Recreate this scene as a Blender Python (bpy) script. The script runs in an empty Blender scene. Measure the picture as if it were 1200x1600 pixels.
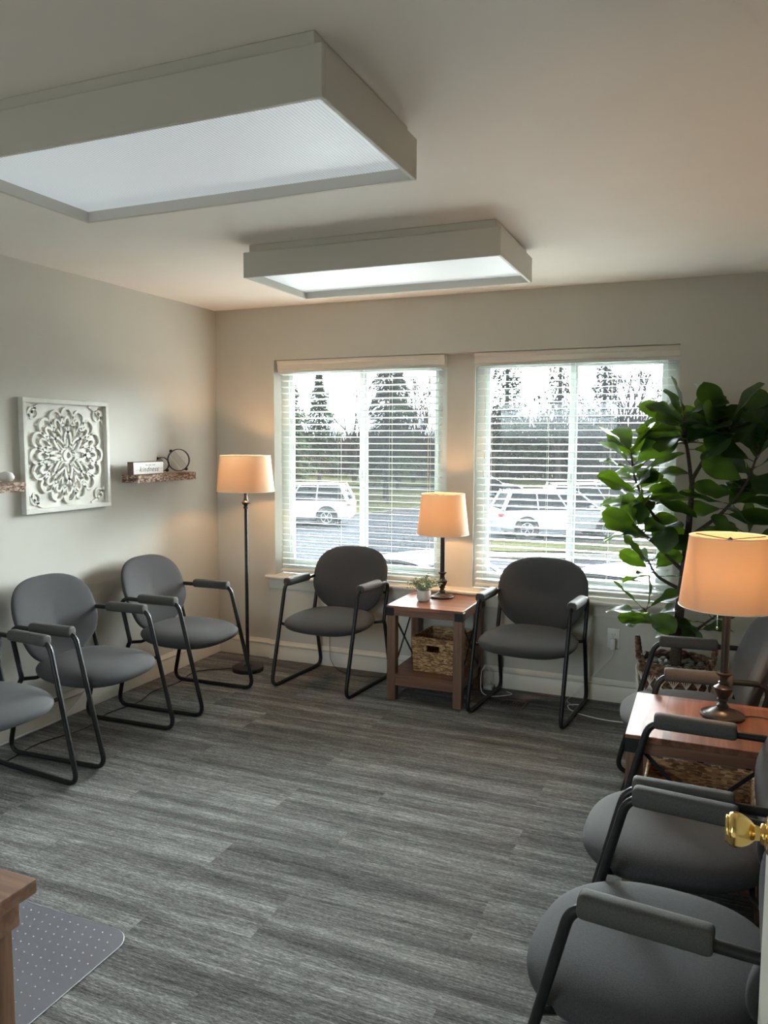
import bpy, bmesh, math, random
from mathutils import Vector, Matrix
PI = math.pi
random.seed(7)
scene = bpy.context.scene
col = scene.collection

# ------------------------------------------------------------------ camera
F_PX, YAW, PITCH, ROLL = 1218.5, 0.394517674, 0.0914323, 0.0043531
CAM = Vector((3.25643, -4.70549, 1.53763))
cam_d = bpy.data.cameras.new('camera')
cam = bpy.data.objects.new('camera', cam_d); col.objects.link(cam)
cam_d.sensor_fit = 'VERTICAL'; cam_d.sensor_height = 36.0
cam_d.lens = 36.0 * F_PX / 1600.0
cam_d.clip_start = 0.05; cam_d.clip_end = 500
_f = Vector((-math.sin(YAW)*math.cos(PITCH), math.cos(YAW)*math.cos(PITCH), -math.sin(PITCH)))
_r = Vector((math.cos(YAW), math.sin(YAW), 0)); _u = _r.cross(_f)
_c, _s = math.cos(ROLL), math.sin(ROLL)
_r2 = _r*_c + _u*_s; _u2 = -_r*_s + _u*_c
_m = Matrix((( _r2.x, _u2.x, -_f.x, CAM.x), (_r2.y, _u2.y, -_f.y, CAM.y), (_r2.z, _u2.z, -_f.z, CAM.z), (0, 0, 0, 1)))
cam.matrix_world = _m
scene.camera = cam
# ------------------------------------------------------------------ exposure and colour
scene.view_settings.view_transform = 'Standard'
scene.view_settings.look = 'None'
scene.view_settings.gamma = 1.0
scene.view_settings.use_curve_mapping = False
scene.view_settings.exposure = 0.62
SKY = 7.0        # overall overcast brightness
GLOW = 118.0     # bright low sky lobe, added to drive more daylight in through the windows
LAMP_W = 44.0
try:
    scene.cycles.use_denoising = True
    scene.cycles.max_bounces = 10
    scene.cycles.diffuse_bounces = 6
    scene.cycles.transparent_max_bounces = 24
    scene.cycles.sample_clamp_indirect = 8.0
except Exception:
    pass
# ------------------------------------------------------------------ overcast sky
w = bpy.data.worlds.new('overcast'); scene.world = w; w.use_nodes = True
nt = w.node_tree; nt.nodes.clear()
out = nt.nodes.new('ShaderNodeOutputWorld'); bg = nt.nodes.new('ShaderNodeBackground')
tc = nt.nodes.new('ShaderNodeTexCoord'); sp = nt.nodes.new('ShaderNodeSeparateXYZ')
rp = nt.nodes.new('ShaderNodeValToRGB')
rp.color_ramp.elements[0].position = 0.0; rp.color_ramp.elements[0].color = (0.10, 0.10, 0.095, 1)
rp.color_ramp.elements[1].position = 0.03; rp.color_ramp.elements[1].color = (0.80, 0.90, 0.96, 1)
e = rp.color_ramp.elements.new(1.0); e.color = (0.95, 0.98, 1.0, 1)
nt.links.new(tc.outputs['Generated'], sp.inputs[0]); nt.links.new(sp.outputs['Z'], rp.inputs[0])
nt.links.new(rp.outputs[0], bg.inputs[0]); bg.inputs[1].default_value = SKY
lobe_dir = Vector((0.26, 1.0, 0.32)).normalized()
dt = nt.nodes.new('ShaderNodeVectorMath'); dt.operation = 'DOT_PRODUCT'; dt.inputs[1].default_value = lobe_dir
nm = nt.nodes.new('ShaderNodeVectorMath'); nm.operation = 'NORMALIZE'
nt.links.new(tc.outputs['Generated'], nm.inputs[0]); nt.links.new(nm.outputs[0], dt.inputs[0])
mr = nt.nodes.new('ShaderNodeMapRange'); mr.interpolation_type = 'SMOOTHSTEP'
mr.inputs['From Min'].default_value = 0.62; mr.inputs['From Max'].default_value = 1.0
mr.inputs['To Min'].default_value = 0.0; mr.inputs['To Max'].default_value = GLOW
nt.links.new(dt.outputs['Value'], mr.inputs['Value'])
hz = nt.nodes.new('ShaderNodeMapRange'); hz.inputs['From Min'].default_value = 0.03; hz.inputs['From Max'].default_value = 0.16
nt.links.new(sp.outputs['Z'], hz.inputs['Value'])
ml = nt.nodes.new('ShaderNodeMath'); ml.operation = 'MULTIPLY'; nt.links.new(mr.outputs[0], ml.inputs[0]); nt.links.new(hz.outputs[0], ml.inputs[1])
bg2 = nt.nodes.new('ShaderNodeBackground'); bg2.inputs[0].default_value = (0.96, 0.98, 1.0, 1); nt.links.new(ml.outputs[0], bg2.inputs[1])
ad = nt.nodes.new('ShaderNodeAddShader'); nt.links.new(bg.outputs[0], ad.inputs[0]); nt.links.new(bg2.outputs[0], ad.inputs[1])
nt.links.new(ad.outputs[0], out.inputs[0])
def portal(name, x0, x1, z0, z1, y):
    l = bpy.data.lights.new(name, 'AREA'); l.shape = 'RECTANGLE'; l.size = x1-x0; l.size_y = z1-z0
    l.cycles.is_portal = True
    o = bpy.data.objects.new(name, l); col.objects.link(o)
    o.location = ((x0+x1)/2, y, (z0+z1)/2); o.rotation_euler = (-PI/2, 0, 0); return o
portal('window_portal', 0.474, 1.70, 0.59, 2.082, 0.20)
portal('window_portal', 1.88, 3.082, 0.59, 2.082, 0.20)

portal('window_portal', 0.60, 2.20, 0.85, 2.10, -5.49).rotation_euler = (PI/2, 0, 0)  # portal for the added rear window
# ------------------------------------------------------------------ materials
def mat(name, color=(0.8, 0.8, 0.8), rough=0.5, metal=0.0, spec=0.5, coat=0.0):
    m = bpy.data.materials.new(name); m.use_nodes = True
    b = m.node_tree.nodes['Principled BSDF']
    b.inputs['Base Color'].default_value = (*color, 1); b.inputs['Roughness'].default_value = rough
    b.inputs['Metallic'].default_value = metal; b.inputs['Specular IOR Level'].default_value = spec
    b.inputs['Coat Weight'].default_value = coat
    return m
def N(m, t, **kw):
    n = m.node_tree.nodes.new(t)
    for k, v in kw.items():
        if hasattr(n, k): setattr(n, k, v)
        else: n.inputs[k].default_value = v
    return n
def L(m, a, b): m.node_tree.links.new(a, b)
def bsdf(m): return m.node_tree.nodes['Principled BSDF']
def coords(m, scale=(1, 1, 1), which='Object', rot=(0, 0, 0)):
    t = N(m, 'ShaderNodeTexCoord'); mp = N(m, 'ShaderNodeMapping')
    mp.inputs['Scale'].default_value = scale; mp.inputs['Rotation'].default_value = rot
    L(m, t.outputs[which], mp.inputs[0]); return mp.outputs[0]
def ramp(m, fac, stops):
    r = N(m, 'ShaderNodeValToRGB'); cr = r.color_ramp
    while len(cr.elements) < len(stops): cr.elements.new(0.5)
    for e, (p, c) in zip(cr.elements, stops): e.position = p; e.color = (*c, 1)
    L(m, fac, r.inputs[0]); return r.outputs[0]
def bump(m, h, strength=0.3, dist=0.01):
    b = N(m, 'ShaderNodeBump'); b.inputs['Strength'].default_value = strength; b.inputs['Distance'].default_value = dist
    L(m, h, b.inputs['Height']); L(m, b.outputs[0], bsdf(m).inputs['Normal'])
def noisy(name, c1, c2, scale=20, rough=0.6, bs=0.0, bd=0.002, stretch=(1, 1, 1), detail=4, metal=0, spec=0.5, lo=.35, hi=.65):
    m = mat(name, c1, rough, metal, spec)
    n = N(m, 'ShaderNodeTexNoise'); n.inputs['Scale'].default_value = scale; n.inputs['Detail'].default_value = detail
    L(m, coords(m, stretch), n.inputs['Vector'])
    L(m, ramp(m, n.outputs[0], [(lo, c1), (hi, c2)]), bsdf(m).inputs['Base Color'])
    if bs: bump(m, n.outputs[0], bs, bd)
    return m
M = {}
M['wall'] = noisy('painted_wall', (0.545, 0.525, 0.475), (0.565, 0.545, 0.495), 3, 0.55, 0.05, 0.001, spec=0.3)
M['ceiling'] = noisy('ceiling_paint', (0.88, 0.83, 0.78), (0.90, 0.85, 0.80), 3, 0.6, spec=0.3)
M['trim'] = mat('trim_paint', (0.70, 0.66, 0.59), 0.4)
M['white_trim'] = mat('white_vinyl', (0.52, 0.56, 0.545), 0.35)
M['fixture'] = mat('fixture_enamel', (0.62, 0.60, 0.54), 0.45)
M['black_metal'] = noisy('black_powder_coat', (0.012, 0.012, 0.013), (0.016, 0.016, 0.017), 60, 0.38, spec=0.3)
M['bronze'] = noisy('dark_bronze', (0.022, 0.016, 0.013), (0.032, 0.021, 0.016), 30, 0.3, metal=0.1)
M['iron'] = noisy('dark_iron', (0.014, 0.014, 0.016), (0.03, 0.03, 0.032), 40, 0.5, metal=0.2)
M['brass'] = mat('polished_brass', (0.83, 0.58, 0.20), 0.16, 1.0)
M['door'] = noisy('door_paint', (0.66, 0.63, 0.55), (0.68, 0.65, 0.57), 4, 0.4)
M['plastic_white'] = mat('white_plastic', (0.72, 0.71, 0.68), 0.35)
M['plastic_black'] = mat('black_rubber', (0.012, 0.012, 0.012), 0.5)
M['slot'] = mat('socket_slot', (0.02, 0.02, 0.02), 0.6)
M['ceramic'] = noisy('pale_glazed_ceramic', (0.62, 0.60, 0.56), (0.72, 0.70, 0.66), 12, 0.35)
M['soil'] = noisy('dark_soil', (0.02, 0.014, 0.01), (0.05, 0.035, 0.025), 60, 0.9, 0.6, 0.01)
M['cord_string'] = mat('cotton_cord', (0.72, 0.68, 0.60), 0.8)
M['pebble'] = noisy('river_pebble', (0.09, 0.085, 0.08), (0.24, 0.22, 0.20), 14, 0.55)
M['steel'] = mat('satin_steel', (0.5, 0.5, 0.5), 0.3, 1.0)
M['bulb'] = mat('bulb_glass', (1, 0.9, 0.75), 0.4)
b = bsdf(M['bulb']); b.inputs['Emission Color'].default_value = (1.0, 0.58, 0.26, 1); b.inputs['Emission Strength'].default_value = 20

def fabric(name, c1, c2):
    m = mat(name, c1, 0.85, spec=0.25)
    bsdf(m).inputs['Sheen Weight'].default_value = 0.06
    v = coords(m, (1, 1, 1))
    wv = N(m, 'ShaderNodeTexWave'); wv.bands_direction = 'DIAGONAL'; wv.inputs['Scale'].default_value = 300; wv.inputs['Distortion'].default_value = 9.0; wv.inputs['Detail Scale'].default_value = 3.0
    n = N(m, 'ShaderNodeTexNoise'); n.inputs['Scale'].default_value = 420; n.inputs['Detail'].default_value = 2
    L(m, v, wv.inputs['Vector']); L(m, v, n.inputs['Vector'])
    mx = N(m, 'ShaderNodeMath', operation='ADD'); L(m, wv.outputs['Fac'], mx.inputs[0]); L(m, n.outputs[0], mx.inputs[1])
    hf = N(m, 'ShaderNodeMath', operation='MULTIPLY'); hf.inputs[1].default_value = 0.5; L(m, mx.outputs[0], hf.inputs[0])
    L(m, ramp(m, hf.outputs[0], [(0.25, c1), (0.75, c2)]), bsdf(m).inputs['Base Color'])
    bump(m, n.outputs[0], 0.6, 0.002)
    return m
M['fabric'] = fabric('charcoal_weave', (0.024, 0.024, 0.026), (0.074, 0.074, 0.078))
M['arm_pad'] = noisy('pad_foam', (0.050, 0.048, 0.046), (0.075, 0.072, 0.068), 350, 0.75, 0.25, 0.001, spec=0.3)

def wood(name, c1, c2, c3, axis=0, rough=0.35, block=None, spec=0.5):
    m = mat(name, c1, rough, spec=spec)
    sc = [38, 38, 38]; sc[axis] = 2.2
    v = coords(m, tuple(sc))
    n = N(m, 'ShaderNodeTexNoise'); n.inputs['Scale'].default_value = 1.0; n.inputs['Detail'].default_value = 6; n.inputs['Distortion'].default_value = 0.6
    L(m, v, n.inputs['Vector'])
    colr = ramp(m, n.outputs[0], [(0.3, c1), (0.52, c2), (0.72, c3)])
    if block:
        bk = N(m, 'ShaderNodeTexBrick'); bk.inputs['Scale'].default_value = 1.0
        bk.inputs['Brick Width'].default_value = block[0]; bk.inputs['Row Height'].default_value = block[1]
        bk.inputs['Mortar Size'].default_value = 0.0006
        bk.inputs['Color1'].default_value = (0.72, 0.70, 0.68, 1); bk.inputs['Color2'].default_value = (1.35, 1.3, 1.25, 1)
        bk.inputs['Mortar'].default_value = (0.5, 0.5, 0.5, 1)
        L(m, coords(m, (1, 1, 1), rot=(0, 0, PI/2 if axis == 1 else 0)), bk.inputs['Vector'])
        mx = N(m, 'ShaderNodeMix', data_type='RGBA', blend_type='MULTIPLY'); mx.inputs[0].default_value = 1.0
        L(m, colr, mx.inputs[6]); L(m, bk.outputs['Color'], mx.inputs[7]); colr = mx.outputs[2]
    L(m, colr, bsdf(m).inputs['Base Color'])
    bump(m, n.outputs[0], 0.12, 0.002)
    return m
M['wood_top'] = wood('walnut_top', (0.11, 0.048, 0.030), (0.18, 0.080, 0.050), (0.25, 0.12, 0.078), 0, 0.40, (0.2, 0.118), 0.3)
M['wood_leg'] = wood('walnut_leg', (0.10, 0.052, 0.032), (0.165, 0.088, 0.056), (0.22, 0.125, 0.082), 2, 0.42)
M['wood_apron'] = wood('walnut_apron', (0.095, 0.042, 0.024), (0.155, 0.072, 0.043), (0.21, 0.10, 0.06), 0, 0.42)
M['wood_apron_y'] = wood('walnut_apron_side', (0.095, 0.042, 0.024), (0.155, 0.072, 0.043), (0.21, 0.10, 0.06), 1, 0.42)
M['desk_top'] = wood('oak_top', (0.15, 0.075, 0.045), (0.23, 0.125, 0.078), (0.30, 0.17, 0.11), 0, 0.38)
M['desk_leg'] = wood('oak_leg', (0.13, 0.068, 0.038), (0.20, 0.11, 0.066), (0.27, 0.15, 0.095), 2, 0.4)
M['sign_wood'] = wood('sign_wood', (0.07, 0.04, 0.028), (0.12, 0.07, 0.05), (0.16, 0.10, 0.07), 1, 0.5)
M['sign_white'] = mat('sign_white', (0.72, 0.70, 0.67), 0.6)
M['ink'] = mat('dark_ink', (0.05, 0.05, 0.05), 0.6)
M['chalk'] = noisy('whitewashed_wood', (0.66, 0.65, 0.60), (0.78, 0.77, 0.72), 9, 0.6, 0.1, 0.002)

def woven(name, c1, c2, c3, sc):
    m = mat(name, c1, 0.75)
    v = N(m, 'ShaderNodeTexVoronoi'); v.inputs['Scale'].default_value = 1.0
    L(m, coords(m, sc), v.inputs['Vector'])
    s = N(m, 'ShaderNodeSeparateColor'); L(m, v.outputs['Color'], s.inputs[0])
    L(m, ramp(m, s.outputs[0], [(0.1, c1), (0.5, c2), (0.9, c3)]), bsdf(m).inputs['Base Color'])
    bump(m, v.outputs['Distance'], 0.5, 0.003)
    return m
M['hyacinth'] = woven('water_hyacinth', (0.15, 0.075, 0.035), (0.36, 0.205, 0.095), (0.60, 0.385, 0.20), (48, 48, 170))
M['bark'] = woven('woven_bark', (0.10, 0.05, 0.035), (0.30, 0.18, 0.12), (0.60, 0.46, 0.36), (70, 70, 150))
M['bark_top'] = woven('woven_bark_top', (0.16, 0.08, 0.05), (0.30, 0.18, 0.12), (0.42, 0.28, 0.2), (60, 20, 60))
M['wicker'] = woven('brown_wicker', (0.05, 0.022, 0.012), (0.11, 0.05, 0.03), (0.20, 0.11, 0.065), (60, 60, 120))

def translucent_mat(name, color, trans, mixv=0.5, rough=0.8, texture=None, bumpy=0):
    m = bpy.data.materials.new(name); m.use_nodes = True; nt = m.node_tree; nt.nodes.clear()
    o = nt.nodes.new('ShaderNodeOutputMaterial'); mix = nt.nodes.new('ShaderNodeMixShader')
    d = nt.nodes.new('ShaderNodeBsdfPrincipled'); d.name = 'Principled BSDF'; d.inputs['Base Color'].default_value = (*color, 1); d.inputs['Roughness'].default_value = rough
    d.inputs['Specular IOR Level'].default_value = 0.3
    t = nt.nodes.new('ShaderNodeBsdfTranslucent'); t.name = 'T'; t.inputs[0].default_value = (*trans, 1)
    mix.inputs[0].default_value = mixv
    nt.links.new(d.outputs[0], mix.inputs[1]); nt.links.new(t.outputs[0], mix.inputs[2]); nt.links.new(mix.outputs[0], o.inputs[0])
    return m
M['shade'] = translucent_mat('linen_shade', (0.60, 0.48, 0.36), (0.235, 0.150, 0.085), 0.42)
_n = N(M['shade'], 'ShaderNodeTexNoise'); _n.inputs['Scale'].default_value = 1; _n.inputs['Detail'].default_value = 3
L(M['shade'], coords(M['shade'], (90, 90, 500)), _n.inputs['Vector']); bump(M['shade'], _n.outputs[0], 0.25, 0.001)
M['slat'] = translucent_mat('slat_faux_wood', (0.74, 0.75, 0.72), (0.70, 0.74, 0.70), 0.08, 0.4)
M['valance'] = mat('valance_paint', (0.70, 0.66, 0.60), 0.4)

# glass and screen
def thin(name, tint, gloss, diff=0.0, dcol=(1, 1, 1), rough=0.02):
    m = bpy.data.materials.new(name); m.use_nodes = True; nt = m.node_tree; nt.nodes.clear()
    o = nt.nodes.new('ShaderNodeOutputMaterial'); t = nt.nodes.new('ShaderNodeBsdfTransparent'); t.inputs[0].default_value = (*tint, 1)
    g = nt.nodes.new('ShaderNodeBsdfGlossy'); g.inputs['Roughness'].default_value = rough
    fr = nt.nodes.new('ShaderNodeFresnel'); fr.inputs[0].default_value = 1.45
    mu = nt.nodes.new('ShaderNodeMath'); mu.operation = 'MULTIPLY'; mu.inputs[1].default_value = gloss
    nt.links.new(fr.outputs[0], mu.inputs[0])
    mix = nt.nodes.new('ShaderNodeMixShader'); nt.links.new(mu.outputs[0], mix.inputs[0]); nt.links.new(t.outputs[0], mix.inputs[1]); nt.links.new(g.outputs[0], mix.inputs[2])
    last = mix.outputs[0]
    if diff:
        d = nt.nodes.new('ShaderNodeBsdfDiffuse'); d.inputs[0].default_value = (*dcol, 1)
        tr = nt.nodes.new('ShaderNodeBsdfTranslucent'); tr.inputs[0].default_value = (*dcol, 1)
        a = nt.nodes.new('ShaderNodeMixShader'); a.inputs[0].default_value = 0.5; nt.links.new(d.outputs[0], a.inputs[1]); nt.links.new(tr.outputs[0], a.inputs[2])
        m2 = nt.nodes.new('ShaderNodeMixShader'); m2.inputs[0].default_value = diff; m2.name = 'DIFF'
        nt.links.new(last, m2.inputs[1]); nt.links.new(a.outputs[0], m2.inputs[2]); last = m2.outputs[0]
    nt.links.new(last, o.inputs[0]); return m
M['glass'] = thin('window_glass', (0.93, 0.97, 0.96), 1.0, 0.0025, (0.9, 0.95, 1.0))
M['screen'] = thin('insect_screen', (1, 1, 1), 0.0, 0.30, (0.010, 0.010, 0.011))
M['mat_clear'] = thin('clear_vinyl', (0.92, 0.92, 0.97), 0.7, 0.12, (0.58, 0.60, 0.68), 0.35)

# carpet: planks along x, streaks along x
def carpet():
    m = mat('plank_carpet', (0.2, 0.2, 0.2), 0.95, spec=0.1)
    v = coords(m, (1, 1, 1))
    bk = N(m, 'ShaderNodeTexBrick'); bk.offset = 0.37; bk.offset_frequency = 2
    for k, x in (('Scale', 1.0), ('Brick Width', 1.0), ('Row Height', 0.25), ('Mortar Size', 0.0), ('Bias', 0.0)): bk.inputs[k].default_value = x
    bk.inputs['Color1'].default_value = (0, 0, 0, 1); bk.inputs['Color2'].default_value = (1, 1, 1, 1)
    L(m, v, bk.inputs['Vector'])
    off = N(m, 'ShaderNodeVectorMath', operation='SCALE'); off.inputs['Scale'].default_value = 37.0; L(m, bk.outputs['Color'], off.inputs[0])
    def streak(sx, sy, detail):
        mp = N(m, 'ShaderNodeMapping'); mp.inputs['Scale'].default_value = (sx, sy, 1); L(m, v, mp.inputs[0])
        ad = N(m, 'ShaderNodeVectorMath', operation='ADD'); L(m, mp.outputs[0], ad.inputs[0]); L(m, off.outputs[0], ad.inputs[1])
        n = N(m, 'ShaderNodeTexNoise'); n.inputs['Scale'].default_value = 1; n.inputs['Detail'].default_value = detail; n.inputs['Roughness'].default_value = 0.6
        L(m, ad.outputs[0], n.inputs['Vector']); return n.outputs[0]
    broad = streak(0.7, 13, 2); fine = streak(9, 150, 3); hair = streak(75, 420, 3)
    def madd(a, k, bsock):
        x = N(m, 'ShaderNodeMath', operation='MULTIPLY_ADD'); L(m, a, x.inputs[0]); x.inputs[1].default_value = k
        if bsock is None: x.inputs[2].default_value = 0
        else: L(m, bsock, x.inputs[2])
        return x.outputs[0]
    t = madd(hair, 0.75, None); t = madd(fine, 0.62, t); t = madd(broad, 0.60, t)
    sp = N(m, 'ShaderNodeSeparateColor'); L(m, bk.outputs['Color'], sp.inputs[0]); t = madd(sp.outputs[0], 0.07, t)
    c = ramp(m, t, [(0.74, (0.028, 0.027, 0.028)), (0.92, (0.105, 0.102, 0.100)), (1.0, (0.21, 0.21, 0.205)), (1.0, (0.36, 0.37, 0.36))])
    mp = m.node_tree.nodes
    r = [n for n in mp if n.type == 'VALTORGB'][-1].color_ramp
    r.elements[0].position = 0.55; r.elements[1].position = 0.76; r.elements[2].position = 0.90; r.elements[3].position = 1.0
    sc = N(m, 'ShaderNodeMath', operation='MULTIPLY'); sc.inputs[1].default_value = 0.80; L(m, t, sc.inputs[0])
    rn = [n for n in mp if n.type == 'VALTORGB'][-1]; L(m, sc.outputs[0], rn.inputs[0])
    L(m, c, bsdf(m).inputs['Base Color'])
    bump(m, hair, 0.5, 0.004)
    return m
M['carpet'] = carpet()

# ribbed diffuser: rib lines across
def diffuser(rib):
    m = mat('ribbed_acrylic' if rib else 'frosted_acrylic', (0.82, 0.86, 0.88), 0.48, spec=0.7)
    bsdf(m).inputs['Emission Color'].default_value = (0.85, 0.94, 1.0, 1); bsdf(m).inputs['Emission Strength'].default_value = 0.22  # faint glow added to lift the diffusers; the fixtures are off
    bsdf(m).inputs['IOR'].default_value = 1.7
    if rib:
        wv = N(m, 'ShaderNodeTexWave'); wv.bands_direction = 'X'; wv.inputs['Scale'].default_value = 32
        L(m, coords(m), wv.inputs['Vector'])
        L(m, ramp(m, wv.outputs['Fac'], [(0.2, (0.50, 0.52, 0.55)), (0.75, (0.86, 0.90, 0.92))]), bsdf(m).inputs['Base Color'])
    return m
M['diffuser_rib'] = diffuser(True); M['diffuser'] = diffuser(False)

# leaf material with veins from UV (u across, v along)
def leafmat():
    m = translucent_mat('fiddle_leaf', (0.02, 0.07, 0.012), (0.16, 0.36, 0.02), 0.30, 0.42)
    d = bsdf(m); d.inputs['Specular IOR Level'].default_value = 0.4
    uv = N(m, 'ShaderNodeUVMap'); s = N(m, 'ShaderNodeSeparateXYZ'); L(m, uv.outputs[0], s.inputs[0])
    a = N(m, 'ShaderNodeMath', operation='SUBTRACT'); L(m, s.outputs['X'], a.inputs[0]); a.inputs[1].default_value = 0.5
    ab = N(m, 'ShaderNodeMath', operation='ABSOLUTE'); L(m, a.outputs[0], ab.inputs[0])
    q = N(m, 'ShaderNodeMath', operation='MULTIPLY_ADD'); L(m, ab.outputs[0], q.inputs[0]); q.inputs[1].default_value = -0.9; L(m, s.outputs['Y'], q.inputs[2])
    k = N(m, 'ShaderNodeMath', operation='MULTIPLY'); L(m, q.outputs[0], k.inputs[0]); k.inputs[1].default_value = 6.5
    fr = N(m, 'ShaderNodeMath', operation='FRACT'); L(m, k.outputs[0], fr.inputs[0])
    lt = N(m, 'ShaderNodeMath', operation='LESS_THAN'); L(m, fr.outputs[0], lt.inputs[0]); lt.inputs[1].default_value = 0.10
    mid = N(m, 'ShaderNodeMath', operation='LESS_THAN'); L(m, ab.outputs[0], mid.inputs[0]); mid.inputs[1].default_value = 0.022
    mx = N(m, 'ShaderNodeMath', operation='MAXIMUM'); L(m, lt.outputs[0], mx.inputs[0]); L(m, mid.outputs[0], mx.inputs[1])
    L(m, ramp(m, mx.outputs[0], [(0, (0.010, 0.034, 0.009)), (1, (0.045, 0.085, 0.025))]), d.inputs['Base Color'])
    L(m, ramp(m, mx.outputs[0], [(0, (0.115, 0.21, 0.008)), (1, (0.025, 0.06, 0.004))]), m.node_tree.nodes['T'].inputs[0])
    return m
M['leaf'] = leafmat()
M['small_leaf'] = noisy('sage_leaf', (0.18, 0.24, 0.14), (0.42, 0.48, 0.33), 40, 0.6)
M['trunk'] = noisy('fig_trunk', (0.028, 0.019, 0.014), (0.075, 0.053, 0.038), 20, 0.8, 0.5, 0.01, (3, 3, 14))

# ------------------------------------------------------------------ mesh builder
class MB:
    def __init__(s): s.v = []; s.f = []; s.uv = None
    def add(s, verts, faces):
        o = len(s.v); s.v += [tuple(v) for v in verts]; s.f += [tuple(i+o for i in f) for f in faces]; return s
    def box(s, x0, x1, y0, y1, z0, z1, bev=0.0, seg=2, mtx=None):
        bm = bmesh.new(); bmesh.ops.create_cube(bm, size=1.0)
        for v in bm.verts: v.co = Vector(((x0+x1)/2+v.co.x*(x1-x0), (y0+y1)/2+v.co.y*(y1-y0), (z0+z1)/2+v.co.z*(z1-z0)))
        if bev: bmesh.ops.bevel(bm, geom=list(bm.edges), offset=bev, segments=seg, affect='EDGES', profile=0.5)
        if mtx: bmesh.ops.transform(bm, matrix=mtx, verts=bm.verts)
        bm.verts.index_update(); bm.normal_update()
        s.add([v.co for v in bm.verts], [[v.index for v in f.verts] for f in bm.faces]); bm.free(); return s
    def tube(s, pts, r, n=10, closed=False, caps=True):
        pts = [Vector(p) for p in pts]; P = len(pts)
        rs = r if isinstance(r, (list, tuple)) else [r]*P
        verts = []; faces = []; prev = None
        for i, p in enumerate(pts):
            if closed: t = (pts[(i+1) % P]-pts[i-1]).normalized()
            else: t = (pts[min(i+1, P-1)]-pts[max(i-1, 0)]).normalized()
            if prev is None:
                a = Vector((0, 0, 1)) if abs(t.z) < 0.9 else Vector((1, 0, 0)); nrm = (a-t*a.dot(t)).normalized()
            else: nrm = (prev-t*prev.dot(t)); nrm = nrm.normalized() if nrm.length > 1e-6 else t.orthogonal().normalized()
            prev = nrm; bn = t.cross(nrm)
            for k in range(n):
                a = 2*PI*k/n; verts.append(p+(nrm*math.cos(a)+bn*math.sin(a))*rs[i])
        R = P if closed else P-1
        for i in range(R):
            j = (i+1) % P
            for k in range(n): k2 = (k+1) % n; faces.append((i*n+k, i*n+k2, j*n+k2, j*n+k))
        if caps and not closed: faces.append(tuple(range(n-1, -1, -1))); faces.append(tuple((P-1)*n+k for k in range(n)))
        return s.add(verts, faces)
    def lathe(s, prof, c=(0, 0, 0), n=32, axis='Z', close=False):
        verts = []; faces = []
        for r, z in prof:
            for k in range(n):
                a = 2*PI*k/n
                if axis == 'Z': verts.append((c[0]+r*math.cos(a), c[1]+r*math.sin(a), c[2]+z))
                elif axis == 'X': verts.append((c[0]+z, c[1]+r*math.cos(a), c[2]+r*math.sin(a)))
                else: verts.append((c[0]+r*math.cos(a), c[1]+z, c[2]+r*math.sin(a)))
        m = len(prof)
        for i in range(m-1 if not close else m):
            j = (i+1) % m
            for k in range(n): k2 = (k+1) % n; faces.append((i*n+k, i*n+k2, j*n+k2, j*n+k))
        if not close:
            if prof[0][0] > 1e-5: faces.append(tuple(range(n-1, -1, -1)))
            if prof[-1][0] > 1e-5: faces.append(tuple((m-1)*n+k for k in range(n)))
        return s.add(verts, faces)
    def prism(s, poly, z0, z1, mp=lambda a, b, c: (a, b, c)):
        n = len(poly); v = [mp(a, b, z0) for a, b in poly]+[mp(a, b, z1) for a, b in poly]
        f = [tuple(range(n-1, -1, -1)), tuple(range(n, 2*n))]+[(i, (i+1) % n, n+(i+1) % n, n+i) for i in range(n)]
        return s.add(v, f)
def fix_normals(me):
    bm = bmesh.new(); bm.from_mesh(me); bmesh.ops.recalc_face_normals(bm, faces=bm.faces); bm.to_mesh(me); bm.free()
def obj(name, mb, m, parent=None, smooth=35, loc=None, fix=True, rotz=0):
    me = bpy.data.meshes.new(name); me.from_pydata(mb.v, [], mb.f); me.validate()
    if fix: fix_normals(me)
    me.shade_smooth()
    if smooth < 180: me.set_sharp_from_angle(angle=math.radians(smooth))
    if mb.uv:
        ul = me.uv_layers.new(name='UVMap')
        for lp in me.loops: ul.data[lp.index].uv = mb.uv[lp.vertex_index]
    me.materials.append(M[m] if isinstance(m, str) else m)
    o = bpy.data.objects.new(name, me); col.objects.link(o)
    if parent: o.parent = parent
    if loc: o.location = loc
    if rotz: o.rotation_euler = (0, 0, rotz)
    return o
def tag(o, label=None, cat=None, group=None, kind=None):
    for k, v in (('label', label), ('category', cat), ('group', group), ('kind', kind)):
        if v: o[k] = v
    return o
def empty(name, loc, rotz, label, cat, group=None):
    o = bpy.data.objects.new(name, None); col.objects.link(o); o.empty_display_size = 0.1
    o.location = loc; o.rotation_euler = (0, 0, rotz); return tag(o, label, cat, group)
def struct(name, mb, m, parent=None, smooth=35):
    o = obj(name, mb, m, parent, smooth)
    if not parent: o['kind'] = 'structure'
    return o
def copy_tree(o, parent=None):
    c = o.copy(); col.objects.link(c)
    if parent: c.parent = parent
    for ch in list(o.children): copy_tree(ch, c)
    return c
def fillet(pts, r, n=6, closed=False):
    pts = [Vector(p) for p in pts]; out = []; P = len(pts)
    for i, p in enumerate(pts):
        if not closed and i in (0, P-1): out.append(p); continue
        a = (pts[i-1]-p); b = (pts[(i+1) % P]-p); rr = r[i] if isinstance(r, (list, tuple)) else r
        th = a.angle(b); d = min(rr/math.tan(th/2), a.length*0.49, b.length*0.49)
        p0 = p+a.normalized()*d; p1 = p+b.normalized()*d
        for k in range(n+1):
            t = k/n; out.append(p0*(1-t)**2+p*2*t*(1-t)+p1*t*t)
    return out
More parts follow.
